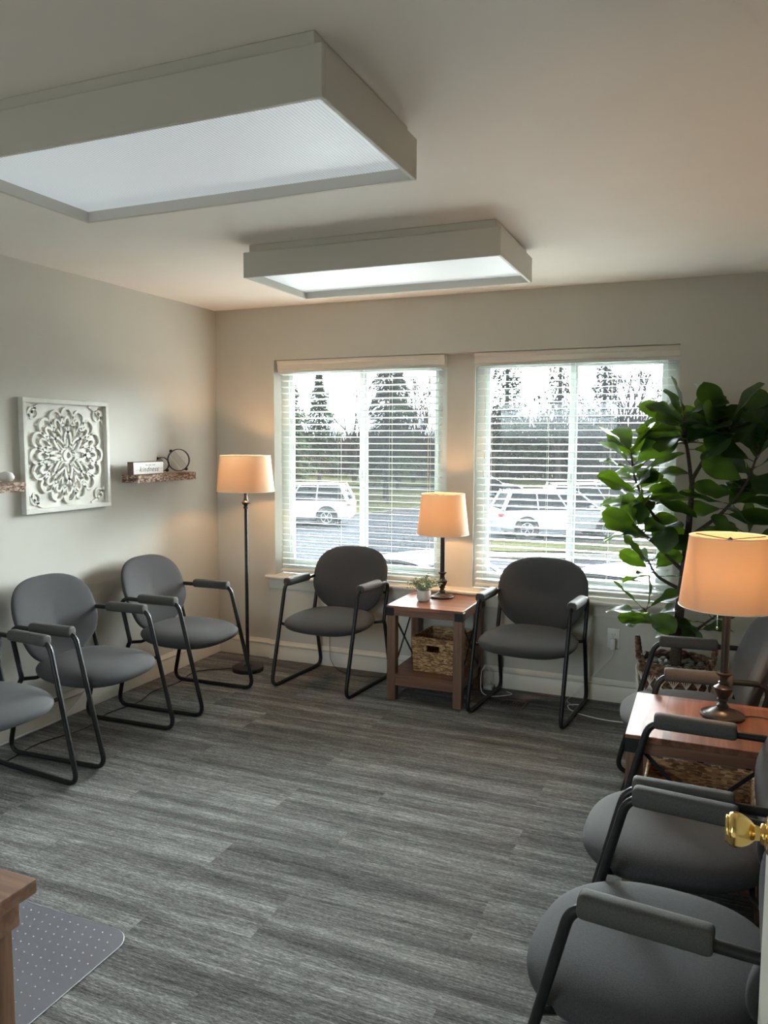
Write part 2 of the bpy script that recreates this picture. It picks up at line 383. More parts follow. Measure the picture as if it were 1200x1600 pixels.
def spline(pts, sub=8):
    pts = [Vector(p) for p in pts]; out = []
    for i in range(len(pts)-1):
        p0 = pts[max(i-1, 0)]; p1 = pts[i]; p2 = pts[i+1]; p3 = pts[min(i+2, len(pts)-1)]
        for k in range(sub):
            t = k/sub; out.append(0.5*((2*p1)+(p2-p0)*t+(2*p0-5*p1+4*p2-p3)*t*t+(3*p1-p0-3*p2+p3)*t**3))
    out.append(pts[-1]); return out

# ------------------------------------------------------------------ room shell
W, H, YR, T = 3.66, 2.44, -5.3, 0.16
OX0, OX1, OZ0, OZ1 = 0.474, 3.082, 0.575, 2.082
PX0, PX1 = 1.70, 1.88
struct('floor', MB().box(-T, W+T, YR-T, T, -0.15, 0), 'carpet')
struct('ceiling', MB().box(-T, W+T, YR-T, T, H, H+0.15), 'ceiling')
struct('wall_left', MB().box(-T, 0, YR, 0, 0, H), 'wall')
struct('wall_right', MB().box(W, W+T, YR, 0, 0, H), 'wall')
RX0, RX1, RZ0, RZ1 = 0.60, 2.20, 0.85, 2.10  # rear wall opening for the added daylight window
struct('wall_rear', MB().box(-T, RX0, YR-T, YR, 0, H).box(RX1, W+T, YR-T, YR, 0, H).box(RX0, RX1, YR-T, YR, 0, RZ0).box(RX0, RX1, YR-T, YR, RZ1, H), 'wall')
mb = MB().box(-T, OX0, 0, T, 0, H).box(OX1, W+T, 0, T, 0, H).box(OX0, OX1, 0, T, OZ1, H).box(OX0, OX1, 0, T, 0, OZ0)
struct('wall_back', mb, 'wall')
struct('wall_pier', MB().box(PX0, PX1, 0.075, T, OZ0, OZ1), 'wall')
struct('wall_stub', MB().box(3.43, W, -4.33, -4.21, 0, H), 'wall')
# slightly projecting panel and sill under the windows
def prof_run(mb, prof, x0, x1, axis='x', sgn=1, at=0):
    """profile (d, z) d = distance off the wall"""
    if axis == 'x': return mb.prism([(at-d, z) for d, z in prof], x0, x1, lambda a, b, c: (c, a, b))
    return mb.prism([(at+sgn*d, z) for d, z in prof], x0, x1, lambda a, b, c: (a, c, b))
struct('trim_panel', MB().box(0.437, 3.105, -0.018, 0, 0, 0.53, 0.002, 1), 'wall')
sill = MB(); prof_run(sill, [(-0.10, 0.575), (0.05, 0.575), (0.056, 0.582), (0.056, 0.592), (0.05, 0.598), (-0.10, 0.598)], 0.42, 3.125)
o = struct('window_sill', sill, 'trim'); o.name = 'trim_sill'
ap = MB(); prof_run(ap, [(0.0, 0.505), (0.024, 0.505), (0.027, 0.515), (0.027, 0.53), (0.034, 0.545), (0.034, 0.56), (0.042, 0.575), (0.0, 0.575)], 0.44, 3.105)
struct('trim_apron', ap, 'trim')
BB = [(0, 0), (0.014, 0), (0.014, 0.088), (0.010, 0.095), (0.018, 0.101), (0.018, 0.108), (0.008, 0.122), (0.006, 0.132), (0, 0.132)]
a = MB(); prof_run(a, BB, 0, W, at=-0.0); prof_run(a, [(d+0.018, z) for d, z in BB[1:-1]]+[(0, 0.132), (0, 0)], 0.437, 3.105)
struct('baseboard_back', a, 'trim')
a = MB(); prof_run(a, BB, YR, 0, 'y', 1, 0.0); struct('baseboard_left', a, 'trim')
a = MB(); prof_run(a, BB, YR, 0, 'y', -1, W); struct('baseboard_right', a, 'trim')

# ------------------------------------------------------------------ windows
def window(n, x0, x1, gx0, mx, gx1):
    z0, z1, y0, y1 = 0.598, OZ1, 0.10, 0.155
    gz0, gz1 = 0.70, 1.985
    f = MB().box(x0, gx0-0.03, y0, y1, z0, z1, .003, 1).box(gx1+0.03, x1, y0, y1, z0, z1, .003, 1)
    f.box(gx0-0.03, gx1+0.03, y0, y1, gz1+0.03, z1, .003, 1).box(gx0-0.03, gx1+0.03, y0, y1, z0, gz0-0.03, .003, 1)
    root = struct('window_%d' % n, f, 'white_trim')
    def sash(nm, a, b, ya, yb):
        s = MB().box(a-0.03, a, ya, yb, gz0-.03, gz1+.03, .003, 1).box(b, b+0.03, ya, yb, gz0-.03, gz1+.03, .003, 1)
        s.box(a, b, ya, yb, gz1, gz1+.03, .003, 1).box(a, b, ya, yb, gz0-.03, gz0, .003, 1)
        so = obj(nm, s, 'white_trim', root)
        obj('pane', MB().box(a, b, (ya+yb)/2-.002, (ya+yb)/2+.002, gz0, gz1), 'glass', so)
    sash('sash', gx0, mx-0.022, 0.104, 0.126)
    sash('sash', mx+0.022, gx1, 0.130, 0.152)
    obj('latch', MB().box(mx-0.02, mx-0.006, 0.085, 0.104, 1.28, 1.34, .003, 1), 'white_trim', root)
    obj('insect_screen', MB().box(mx+0.022, gx1, 0.1555, 0.1565, gz0, gz1), 'screen', root)
window(1, OX0, PX0, 0.568, 1.095, 1.60)
window(2, PX1, OX1, 1.972, 2.485, 2.985)
rw = MB().box(RX0, RX0+.05, YR-.12, YR-.06, RZ0, RZ1).box(RX1-.05, RX1, YR-.12, YR-.06, RZ0, RZ1).box(RX0+.05, RX1-.05, YR-.12, YR-.06, RZ0, RZ0+.05).box(RX0+.05, RX1-.05, YR-.12, YR-.06, RZ1-.05, RZ1)
rwo = struct('window_3', rw, 'white_trim')  # unseen rear window, added to bring daylight onto the foreground
obj('pane', MB().box(RX0+.05, RX1-.05, YR-.092, YR-.088, RZ0+.05, RZ1-.05), 'glass', rwo)
# drywall returns are the wall thickness itself; blinds
def blind(x0, x1, pitch, label, tilt):
    root = empty('window_blind', (0, 0.045, 0), 0, label, 'blind', None)
    zt = 2.005
    v = MB()
    P = [(0.0, 2.0), (-0.012, 2.0), (-0.016, 2.006), (-0.016, 2.014), (-0.022, 2.02), (-0.022, 2.05), (-0.027, 2.056), (-0.030, 2.066), (-0.030, 2.078), (0.0, 2.078)]
    v.prism(P, x0-0.012, x1+0.012, lambda a, b, c: (c, a, b))
    for xx in (x0-0.024, x1+0.012): v.prism([(a, b) for a, b in P[1:-1]]+[(0.03, 2.078), (0.03, 2.0)], xx, xx+0.012, lambda a, b, c: (c, a, b))
    obj('valance', v, 'valance', root)
    obj('headrail', MB().box(x0, x1, 0.0, 0.028, 2.02, 2.07), 'white_trim', root)
    s = MB(); z = 1.985; n = 0
    hw = 0.024
    while z > 0.66:
        t = tilt; c, sn = math.cos(t)*hw, math.sin(t)*hw
        th = 0.0014
        s.add([(x0, -c, z-sn-th), (x1, -c, z-sn-th), (x1, 0, z+.0012-th), (x0, 0, z+.0012-th), (x1, c, z+sn-th), (x0, c, z+sn-th),
               (x0, -c, z-sn+th), (x1, -c, z-sn+th), (x1, 0, z+.0012+th), (x0, 0, z+.0012+th), (x1, c, z+sn+th), (x0, c, z+sn+th)],
              [(0, 1, 2, 3), (3, 2, 4, 5), (6, 9, 8, 7), (9, 11, 10, 8), (0, 6, 7, 1), (4, 10, 11, 5), (0, 3, 9, 6), (3, 5, 11, 9), (1, 7, 8, 2), (2, 8, 10, 4)])
        z -= pitch; n += 1
    obj('slats', s, 'slat', root, fix=True)
    obj('bottom_rail', MB().box(x0, x1, -0.024, 0.024, z+pitch-0.042, z+pitch-0.022, .004, 2), 'valance', root)
    zb = z+pitch-0.03
    W_ = x1-x0
    for k, fx in enumerate((0.07, 0.38, 0.70, 0.93)):
        for yy in (-0.0245, 0.0245): obj('ladder_cord', MB().tube([(x0+W_*fx, yy, zb), (x0+W_*fx, yy, 2.03)], 0.0008, 4), 'cord_string', root)
    return root
def pull(root, x, zend):
    c = MB().tube([(x, -0.035, 2.0), (x+.003, -0.037, zend)], 0.0011, 5)
    po = obj('pull_cord', c, 'cord_string', root)
    obj('tassel', MB().lathe([(0.002, 0.014), (0.006, 0.010), (0.004, 0.0), (0.007, -0.018), (0.006, -0.022)], (x+.003, -0.037, zend-.01), 10), 'wood_leg' if False else 'valance', po)
b1 = blind(0.512, 1.672, 0.0425, 'white slatted blind in the left-hand window, over the corner-side chair', math.radians(-6))
for x, z in ((0.62, 1.50), (0.625, 1.38), (1.60, 1.93), (1.595, 1.33)): pull(b1, x, z)
b2 = blind(1.915, 3.06, 0.0425, 'white slatted blind in the right-hand window, partly behind the leafy plant', math.radians(3))
for x, z in ((1.965, 1.46), (1.96, 1.35)): pull(b2, x, z)

# ------------------------------------------------------------------ ceiling lights
def fixture(cy, dm, label):
    x0, x1, y0, y1 = 1.215, 2.44, cy-0.3, cy+0.3
    root = empty('ceiling_light', ((x0+x1)/2, cy, H), 0, label, 'ceiling light', None)
    hx, hy = (x1-x0)/2, (y1-y0)/2
    f = MB(); t = 0.013
    for a in ((-hx, hx, -hy, -hy+t), (-hx, hx, hy-t, hy), (-hx, -hx+t, -hy+t, hy-t), (hx-t, hx, -hy+t, hy-t)):
        f.box(a[0], a[1], a[2], a[3], -0.15, -0.035, .0015, 1)
    obj('frame', f, 'fixture', root)
    obj('housing', MB().box(-hx+.025, hx-.025, -hy+.012, hy-.012, -0.06, -0.0005, .002, 1), 'fixture', root)
    obj('diffuser', MB().box(-hx+t, hx-t, -hy+t, hy-t, -0.115, -0.108), dm, root)
    return root
fixture(-2.808, 'diffuser_rib', 'large rectangular ceiling light box with a ribbed diffuser, nearest the camera')
fixture(-1.222, 'diffuser', 'rectangular ceiling light box with a smooth diffuser, hung nearer the windows')

# ------------------------------------------------------------------ chairs
def cushion(hw, hd, nexp, top, bot, shape, rings=14, segs=56):
    """closed puffy cushion; shape(a,b,rho)->(point) in local coords given t (thickness coordinate)"""
    mb = MB(); verts = []; faces = []
    def ring(rho, side):
        for k in range(segs):
            th = 2*PI*k/segs; c, s = math.cos(th), math.sin(th)
            a = math.copysign(abs(c)**(2/nexp), c)*hw*rho; b_ = math.copysign(abs(s)**(2/nexp), s)*hd*rho
            edge = (1-rho**4.5)**0.5 if rho < 1 else 0
            h = top*edge if side > 0 else -bot*edge
            verts.append(shape(a, b_, h))
    rho = [1-(1-i/rings)**2.0 for i in range(1, rings+1)]
    verts.append(shape(0, 0, top))
    for r_ in rho: ring(r_, 1)
    for r_ in reversed(rho[:-1]): ring(r_, -1)
    verts.append(shape(0, 0, -bot))
    R = len(rho)*2-1
    for k in range(segs): faces.append((0, 1+k, 1+(k+1) % segs))
    for i in range(R-1):
        for k in range(segs):
            k2 = (k+1) % segs; faces.append((1+i*segs+k, 1+(i+1)*segs+k, 1+(i+1)*segs+k2, 1+i*segs+k2))
    l = len(verts)-1
    for k in range(segs): faces.append((l, 1+(R-1)*segs+(k+1) % segs, 1+(R-1)*segs+k))
    mb.add(verts, faces); return mb
ARM_Z = 0.634
def make_chair(label):
    """local frame: forward = -Y, origin on the floor under the middle"""
    root = empty('armchair', (0, 0, 0), 0, label, 'chair', 'grey sled-base armchairs around the room')
    def seat_shape(a, b_, h):
        f = b_/0.255
        z = 0.412+h-0.020*max(0, f)**2-0.018*(abs(a)/0.27)**2.5*(0.6+0.4*f)-0.010*math.exp(-((a/0.16)**2+((b_+0.02)/0.16)**2)) + 0.006*max(0, -f)
        return (a*(1-0.06*max(0, -f)), -(b_+0.028), z)
    obj('seat', cushion(0.276, 0.258, 2.6, 0.043, 0.052, seat_shape), 'fabric', root, 180)
    def back_shape(a, b_, h):
        g = b_/0.215
        wa = a*(1.0-0.13*max(0, -g)**1.4+0.02*max(0, g))
        depth = h+0.050*(a/0.27)**2 + 0.012*math.exp(-((g+0.35)/0.35)**2) - 0.004*math.exp(-((a/0.03)**2))*math.exp(-((g+.1)/.5)**2)
        z = 0.622+b_*0.965+depth*0.22; s = -0.262-b_*0.26+depth*0.95
        return (wa, -s, z)
    obj('backrest', cushion(0.274, 0.224, 2.6, 0.034, 0.025, back_shape), 'fabric', root, 180)
    def fr(x): return [(x, 0.285, 0.0125), (x, 0.208, 0.36), (x, 0.192, 0.385), (x, 0.255, ARM_Z), (x, -0.140, ARM_Z), (x, -0.298, 0.0125)]
    for sx in (-1, 1):
        x = 0.265*sx
        pts = fillet(fr(x), [0.055, 0.04, 0.04, 0.05, 0.06, 0.055], 7, True)
        obj('side_frame', MB().tube(pts, 0.0118, 12, True), 'black_metal', root)
        pad = MB(); n = 28; vs = []; fs = []; K = 18
        for i in range(n+1):
            t = 0.5-0.5*math.cos(PI*i/n); y = 0.118-0.244*t; q_ = min(t, 1-t)/0.05
            e = 0.72+0.28*math.sqrt(max(0.0, 1-(1-min(1, q_))**2))
            for k in range(K):
                th = 2*PI*k/K; c, s_ = math.cos(th), math.sin(th)
                px = math.copysign(abs(c)**0.7, c)*0.0275*e; pz = math.copysign(abs(s_)**0.7, s_)*0.0255*e+0.008
                vs.append((x+px, y, ARM_Z+pz-0.004*math.cos(t*PI*2)*0))
        for i in range(n):
            for k in range(K): k2 = (k+1) % K; fs.append((i*K+k, i*K+k2, (i+1)*K+k2, (i+1)*K+k))
        fs += [tuple(range(K-1, -1, -1)), tuple(n*K+k for k in range(K))]
        pad.add(vs, fs); obj('armrest', pad, 'arm_pad', root, 50)
    cb = MB(); cb.tube([(-0.265, -0.195, 0.392), (-0.22, -0.16, 0.372), (0.22, -0.16, 0.372), (0.265, -0.195, 0.392)], 0.0095, 8)
    obj('crossbar', cb, 'black_metal', root)
    cb = MB(); cb.tube([(-0.265, 0.197, 0.382), (-0.2, 0.17, 0.372), (0.2, 0.17, 0.372), (0.265, 0.197, 0.382)], 0.0095, 8)
    obj('crossbar', cb, 'black_metal', root)
    for sx in (-1, 1): obj('back_bracket', MB().tube([(0.265*sx, 0.235, 0.56), (0.215*sx, 0.255, 0.56)], 0.008, 8), 'black_metal', root)
    return root
chair0 = make_chair('')
# (x, y, heading: direction it faces, label)
CH = [
 (0.423, -0.954, math.radians(91.5), 'grey armchair on the left wall nearest the corner floor lamp'),
 (0.413, -1.709, math.radians(91.8), 'grey armchair in the middle of the left row, under the carved flower panel'),
 (0.414, -2.391, math.radians(84.2), 'grey armchair cut off at the left edge of the photo'),
 (1.087, -0.333, math.radians(-4.9), 'grey armchair in front of the left window, between floor lamp and basket table'),
 (2.345, -0.325, math.radians(-5.3), 'grey armchair in front of the right window, between basket table and leafy plant'),
 (3.228, -1.288, math.radians(-84.7), 'grey armchair on the right side directly in front of the woven planter'),
 (3.240, -2.379, math.radians(-92.2), 'grey armchair just beyond the brass door knob, next to the lamp table'),
 (3.208, -2.973, math.radians(-96.0), 'grey armchair closest to the camera at the bottom right, beside the door'),
]
for i, (x, y, a_, lab) in enumerate(CH):
    o = chair0 if i == 0 else copy_tree(chair0)
    o.location = (x, y, 0); o.rotation_euler = (0, 0, a_); o['label'] = lab

# ------------------------------------------------------------------ side tables
def make_table(label):
    """0.47 square, front towards -Y; X braces on the x sides"""
    root = empty('side_table', (0, 0, 0), 0, label, 'table', 'walnut side tables with black X braces')
    h = 0.235; Z = 0.572
    obj('tabletop', MB().box(-h, h, -h, h, Z-0.022, Z, .002, 1), 'wood_top', root)
    obj('apron', MB().box(-h+.004, h-.004, -h+.003, -h+.021, Z-0.058, Z-.022), 'wood_apron', root)
    obj('apron', MB().box(-h+.004, h-.004, h-.021, h-.003, Z-0.058, Z-.022), 'wood_apron', root)
    obj('apron', MB().box(-h+.003, -h+.021, -h+.021, h-.021, Z-0.058, Z-.022), 'wood_apron_y', root)
    obj('apron', MB().box(h-.021, h-.003, -h+.021, h-.021, Z-0.058, Z-.022), 'wood_apron_y', root)
    L_ = 0.055
    for sx in (-1, 1):
        for sy in (-1, 1):
            cx, cy = sx*(h-L_/2-.003), sy*(h-L_/2-.003)
            obj('leg', MB().box(cx-L_/2+.001, cx+L_/2-.001, cy-L_/2+.001, cy+L_/2-.001, 0, Z-.022, .002, 1), 'wood_leg', root)
            X0, Y0 = sx*(h+.001), sy*(h+.001)
            br = MB().box(min(X0, X0-sx*.05), max(X0, X0-sx*.05), min(Y0, Y0-sy*.006), max(Y0, Y0-sy*.006), Z-.060, Z-.012, .001, 1)
            br.box(min(X0, X0-sx*.006), max(X0, X0-sx*.006), min(Y0, Y0-sy*.05), max(Y0, Y0-sy*.05), Z-.060, Z-.012, .001, 1)
            obj('corner_bracket', br, 'black_metal', root)
    obj('shelf', MB().box(-h+.008, h-.008, -h+.006, h-.006, 0.142, 0.160, .001, 1), 'wood_apron', root)
    obj('shelf_rail', MB().box(-h+.058, h-.058, -h+.004, -h+.022, 0.095, 0.142), 'wood_apron', root)
    obj('shelf_rail', MB().box(-h+.058, h-.058, h-.022, h-.004, 0.095, 0.142), 'wood_apron', root)
    for sx in (-1, 1):
        x = sx*(h-0.025)
        obj('shelf_rail', MB().box(x-.009, x+.009, -h+.058, h-.058, 0.095, 0.142), 'wood_apron_y', root)
        for q in (-1, 1):
            xb = MB()
            p0 = Vector((x, -q*(h-.055), 0.162)); p1 = Vector((x, q*(h-.055), Z-.058)); d = p1-p0; ln = d.length
            mt = Matrix.Translation((p0+p1)/2+Vector((q*.002, 0, 0))) @ d.to_track_quat('Z', 'X').to_matrix().to_4x4()
            xb.box(-.006, .006, -.0025, .0025, -ln/2, ln/2, 0, 1, mt @ Matrix.Rotation(PI/2*0, 4, 'Z'))
            obj('x_brace', xb, 'black_metal', root)
    return root
tb = make_table('walnut side table holding a woven basket on its shelf, between the two window chairs')
tb.location = (1.765, -0.285, 0)
tr = copy_tree(tb); tr['label'] = 'walnut side table between the right-hand chairs, carrying the largest-looking lamp'
tr.location = (3.268, -1.845, 0); tr.rotation_euler = (0, 0, -PI/2)

# ------------------------------------------------------------------ baskets
def make_basket(w_, d_, h_, label):
    root = empty('storage_basket', (0, 0, 0), 0, label, 'basket', None)
    rows, cs = 26, 84
    def wall(inset, amp, hole):
        mb = MB(); vs = []; fs = []; per = 2*(w_+d_); hx, hy = w_/2-inset, d_/2-inset
        for i in range(rows*2+1):
            z = h_*i/(rows*2); tp = 0.93+0.07*z/h_
            for k in range(cs):
                t = k/cs*4; sgm = int(t) % 4; f = t-int(t)
                p = [(-hx+2*hx*f, -hy), (hx, -hy+2*hy*f), (hx-2*hx*f, hy), (-hx, hy-2*hy*f)][sgm]; nn = [(0, -1), (1, 0), (0, 1), (-1, 0)][sgm]
                d = amp*(0.5+0.5*math.cos(i*PI))*(0.6+0.5*math.sin(k*0.9*PI+(i//2)*PI*0.9)) + amp*0.25*math.sin(k*3.1+i*1.7)
                vs.append((p[0]*tp+nn[0]*d, p[1]*tp+nn[1]*d, z))
        for i in range(rows*2):
            for k in range(cs):
                if hole and k < cs//4 and 0.60 < (i+.5)/(rows*2) < 0.80 and 0.34 < (k+.5)/(cs/4) < 0.68: continue
                k2 = (k+1) % cs; fs.append((i*cs+k, i*cs+k2, (i+1)*cs+k2, (i+1)*cs+k))
        mb.add(vs, fs); return mb
    obj('outer_weave', wall(0, 0.0045, True), 'hyacinth', root, 60, fix=False)
    obj('lining_weave', wall(0.010, 0.002, True), 'hyacinth', root, 60, fix=False)
    obj('bottom', MB().box(-w_/2*.93+.004, w_/2*.93-.004, -d_/2*.93+.004, d_/2*.93-.004, 0, .008), 'hyacinth', root)
    hx, hy = w_/2-.004, d_/2-.004
    obj('rim', MB().tube(fillet([(-hx, -hy, h_), (hx, -hy, h_), (hx, hy, h_), (-hx, hy, h_)], .012, 4, True), .0065, 8, True), 'hyacinth', root)
    return root
bk = make_basket(0.270, 0.30, 0.205, 'open woven hyacinth basket with a handle hole, on the shelf between the window chairs')
bk.location = (1.795, -0.262, 0.1605); bk.rotation_euler = (0, 0, math.radians(-5))
bk2 = make_basket(0.30, 0.36, 0.195, 'open brown basket on the shelf of the right-hand lamp table')
bk2.location = (3.268, -1.845, 0.1605); bk2.rotation_euler = (0, 0, -PI/2)

# ------------------------------------------------------------------ lamps
def shade_parts(root, z0, z1, r0, r1):
    s = MB(); n = 48
    t = 0.0012
    s.lathe([(r0, z0), (r1, z1)], n=n)
    s.f = [f for f in s.f if len(f) == 4]
    sh = obj('lamp_shade', s, 'shade', root, 180, fix=False)
    for z, r in ((z0, r0), (z1, r1)):
        obj('shade_rim', MB().tube([(r*math.cos(2*PI*k/n), r*math.sin(2*PI*k/n), z) for k in range(n)], 0.0018, 6, True), 'valance', sh)
    sp = MB(); zt = z1-0.012; rr = r1-.002
    for k in range(3):
        a_ = 2*PI*k/3+0.5; sp.tube([(0, 0, zt), (rr*math.cos(a_), rr*math.sin(a_), z1-.004)], 0.0016, 5)
    sp.lathe([(0.0001, zt-.006), (.009, zt-.004), (.009, zt+.002), (.004, zt+.006), (.0001, zt+.008)], n=12)
    for sx in (-1, 1): sp.tube([(0, 0, zt), (sx*.035, 0, zt-.03), (sx*.04, 0, zt-.10), (sx*.014, 0, z0+.045)], 0.0016, 5)
    obj('harp', sp, 'bronze', root)
    zb = (z0+z1)/2
    obj('bulb', MB().lathe([(0.0001, .045), (.016, .040), (.027, .022), (.030, .004), (.024, -.018), (.014, -.036), (.013, -.055)], (0, 0, zb-.0), 16), 'bulb', root, 180)
    obj('socket', MB().lathe([(.013, zb-.055), (.016, zb-.056), (.016, zb-.10), (.009, zb-.105), (.009, z0-.03)], n=16), 'bronze', root)
    l = bpy.data.lights.new('bulb_glow', 'POINT'); l.energy = LAMP_W; l.color = (1.0, 0.56, 0.27); l.shadow_soft_size = 0.032
    lo = bpy.data.objects.new('bulb_glow', l); col.objects.link(lo); lo.parent = root; lo.location = (0, 0, zb)
    return zb
fl = empty('floor_lamp', (0.452, -0.335, 0), 0, 'tall black floor lamp with a glowing linen shade in the far left corner', 'lamp')
obj('base', MB().lathe([(.0001, 0), (.104, 0), (.106, .004), (.106, .024), (.102, .028), (.03, .032), (.014, .045)], n=40), 'iron', fl)
obj('pole', MB().lathe([(.0125, .04), (.0115, .6), (.0105, 1.09)], n=16), 'iron', fl)
obj('finial_joint', MB().lathe([(.012, 1.085), (.016, 1.09), (.016, 1.10), (.011, 1.105), (.022, 1.118), (.030, 1.126), (.030, 1.130), (.016, 1.140), (.014, 1.150), (.0115, 1.155), (.011, 1.24)], n=24), 'bronze', fl)
shade_parts(fl, 1.203, 1.436, 0.188, 0.163)
def make_tlamp(label, loc):
    root = empty('table_lamp', loc, 0, label, 'lamp', 'turned table lamps with lit drum shades')
    obj('base', MB().lathe([(.0001, 0), (.072, 0), (.074, .003), (.074, .010), (.070, .014), (.052, .017), (.042, .024), (.028, .032), (.020, .036)], n=40), 'bronze', root)
    obj('turned_stem', MB().lathe([(.020, .034), (.020, .042), (.013, .050), (.013, .056), (.021, .062), (.017, .068), (.024, .080), (.031, .100), (.032, .106), (.022, .112), (.016, .118), (.018, .124), (.014, .128), (.015, .142), (.026, .154), (.027, .158), (.012, .160)], n=28), 'bronze', root)
    obj('pole', MB().lathe([(.0140, .155), (.0135, .43)], n=16), 'bronze', root)
    shade_parts(root, 0.395, 0.642, 0.160, 0.132)
    pc = MB(); x = 0.030
    pc.tube([(x*-.3, -.01, .43), (-x, -.028, .40), (-x, -.028, .33)], 0.0010, 5)
    for k in range(14): pc.lathe([(.0001, .0018), (.0018, 0), (.0001, -.0018)], (-x, -.028, .40-k*.006), 6)
    pc.lathe([(.0001, .005), (.004, .002), (.004, -.004), (.0001, -.007)], (-x, -.028, .322), 10)
    obj('pull_chain', pc, 'steel', root)
    return root
tl1 = make_tlamp('bronze table lamp with lit shade between the two windows, behind the small potted plant', (1.762, -0.175, 0.5725))
tl2 = make_tlamp('bronze table lamp with lit shade on the right-hand side table, at the right edge', (3.333, -1.775, 0.5725))

# ------------------------------------------------------------------ small potted plant on table
pp = empty('potted_herb', (1.692, -0.315, 0.5725), 0, 'small pale pot with bushy grey-green foliage on the table between the window chairs', 'plant')
obj('pot', MB().lathe([(.0001, 0), (.030, 0), (.036, .004), (.044, .022), (.045, .045), (.040, .064), (.036, .066), (.036, .058), (.0001, .056)], n=32), 'ceramic', pp)
rnd = random.Random(3); st = MB(); lf = MB()
for i in range(85):
    a_ = rnd.uniform(0, 2*PI); sp_ = rnd.uniform(0.02, 0.13); hh = rnd.uniform(0.02, 0.085)*(1.25-sp_*5)
    hh = max(hh, 0.012)
    p0 = Vector((rnd.uniform(-.02, .02), rnd.uniform(-.02, .02), .056)); p2 = Vector((math.cos(a_)*sp_*.92, math.sin(a_)*sp_*.8, .066+hh)); p1 = (p0+p2)/2+Vector((0, 0, .02))
    ps = [p0*(1-t)**2+p1*2*t*(1-t)+p2*t*t for t in (0, .33, .66, 1)]
    st.tube(ps, .0008, 4)
    for t in (0.35, 0.5, 0.62, 0.74, 0.86, 1.0):
        c = p0*(1-t)**2+p1*2*t*(1-t)+p2*t*t
        for q in range(2):
            d = Vector((rnd.uniform(-1, 1), rnd.uniform(-1, 1), rnd.uniform(-.3, .8))).normalized()
            s_ = d.orthogonal().normalized(); s_.rotate(Matrix.Rotation(rnd.uniform(0, 6), 3, d)); l_ = rnd.uniform(.009, .016); w_ = l_*.42
            lf.add([c, c+d*l_*.5+s_*w_, c+d*l_, c+d*l_*.5-s_*w_], [(0, 1, 2, 3)])
obj('stems', st, 'small_leaf', pp); obj('foliage', lf, 'small_leaf', pp, fix=False)

# ------------------------------------------------------------------ carved wall panel
cp = empty('carved_panel', (0, -1.428, 1.449), 0, 'square whitewashed carved flower panel on the left wall', 'wall art')
HY, HZ = 0.308, 0.300
mp_ = lambda a, b, c: (c, a, b)
f = MB()
for a_ in ((-HY, HY, HZ-.024, HZ), (-HY, HY, -HZ, -HZ+.024), (-HY, -HY+.024, -HZ+.024, HZ-.024), (HY-.024, HY, -HZ+.024, HZ-.024)):
    f.box(0.001, 0.036, a_[0], a_[1], a_[2], a_[3], .002, 1)
obj('frame', f, 'chalk', cp)
obj('backboard', MB().box(0.001, 0.012, -HY+.02, HY-.02, -HZ+.02, HZ-.02), 'chalk', cp)
def ribbon(mb, pts, w_, x0, x1):
    n = len(pts); vs = []; fs = []
    for i, p in enumerate(pts):
        t = (Vector(pts[min(i+1, n-1)])-Vector(pts[max(i-1, 0)])).normalized(); nn = Vector((-t.y, t.x))
        ww = w_*(0.45+0.55*math.sin(PI*min(max(i/(n-1), 0.02), .98))**0.5)
        for sx in (x0, x1):
            for sg in (-1, 1): vs.append((sx, p[0]+nn.x*ww*sg, p[1]+nn.y*ww*sg))
    for i in range(n-1):
        a0, b0 = i*4, (i+1)*4
        fs += [(a0+2, a0+3, b0+3, b0+2), (a0, b0, b0+1, a0+1), (a0, a0+2, b0+2, b0), (a0+1, b0+1, b0+3, a0+3)]
    fs += [(0, 1, 3, 2), ((n-1)*4, (n-1)*4+2, (n-1)*4+3, (n-1)*4+1)]
    mb.add(vs, fs)
fw = MB()
def petal(th, r0, r1, hw, w_):
    pts = []
    for k in range(15):
        u = -1+2*k/14; rr = r0+(r1-r0)*(1-abs(u)**2.6); tt = hw*math.copysign(abs(u)**0.75, u) if abs(u) < .999 else hw*u
        tt = hw*math.sin(u*PI/2)
        pts.append((rr*math.cos(th)-tt*math.sin(th), rr*math.sin(th)+tt*math.cos(th)))
    ribbon(fw, pts, w_, 0.012, 0.025)
for k in range(16):
    th = PI/2+2*PI*k/16
    petal(th, .172, .254, .043, .0072)
    petal(th, .150, .206, .020, .0065)
for k in range(16): petal(PI/16+2*PI*k/16, .098, .168, .022, .0060)
for k in range(8):
    th = 2*PI*k/8
    petal(th, .040, .128, .024, .007)
    ribbon(fw, [(math.cos(th)*(.045+.045*t/4), math.sin(th)*(.045+.045*t/4)) for t in range(5)], .004, .012, .020)
ribbon(fw, [(.024*math.cos(2*PI*k/20), .024*math.sin(2*PI*k/20)) for k in range(21)], .009, .012, .021)
obj('flower_carving', fw, 'chalk', cp)
for sy in (-1, 1):
    for sz in (-1, 1):
        fw = MB(); cy_, cz_ = sy*(HY-.026), sz*(HZ-.026)
        def C(a, b): return (cy_-sy*a, cz_-sz*b)
        ribbon(fw, [C(.115*(1-t)**1.0+.0, .0+.012+.05*t**1.6) if False else C(.115-.075*t, .006+.045*t**2) for t in [i/8 for i in range(9)]], .009, .012, .020)
        ribbon(fw, [C(.006+.045*t**2, .115-.075*t) for t in [i/8 for i in range(9)]], .009, .012, .020)
        ribbon(fw, [C(.052+.030*math.cos(q)+.0, .052+.030*math.sin(q)) for q in [i/16*2*PI for i in range(17)]], .006, .012, .020)
        obj('corner_carving', fw, 'chalk', cp)

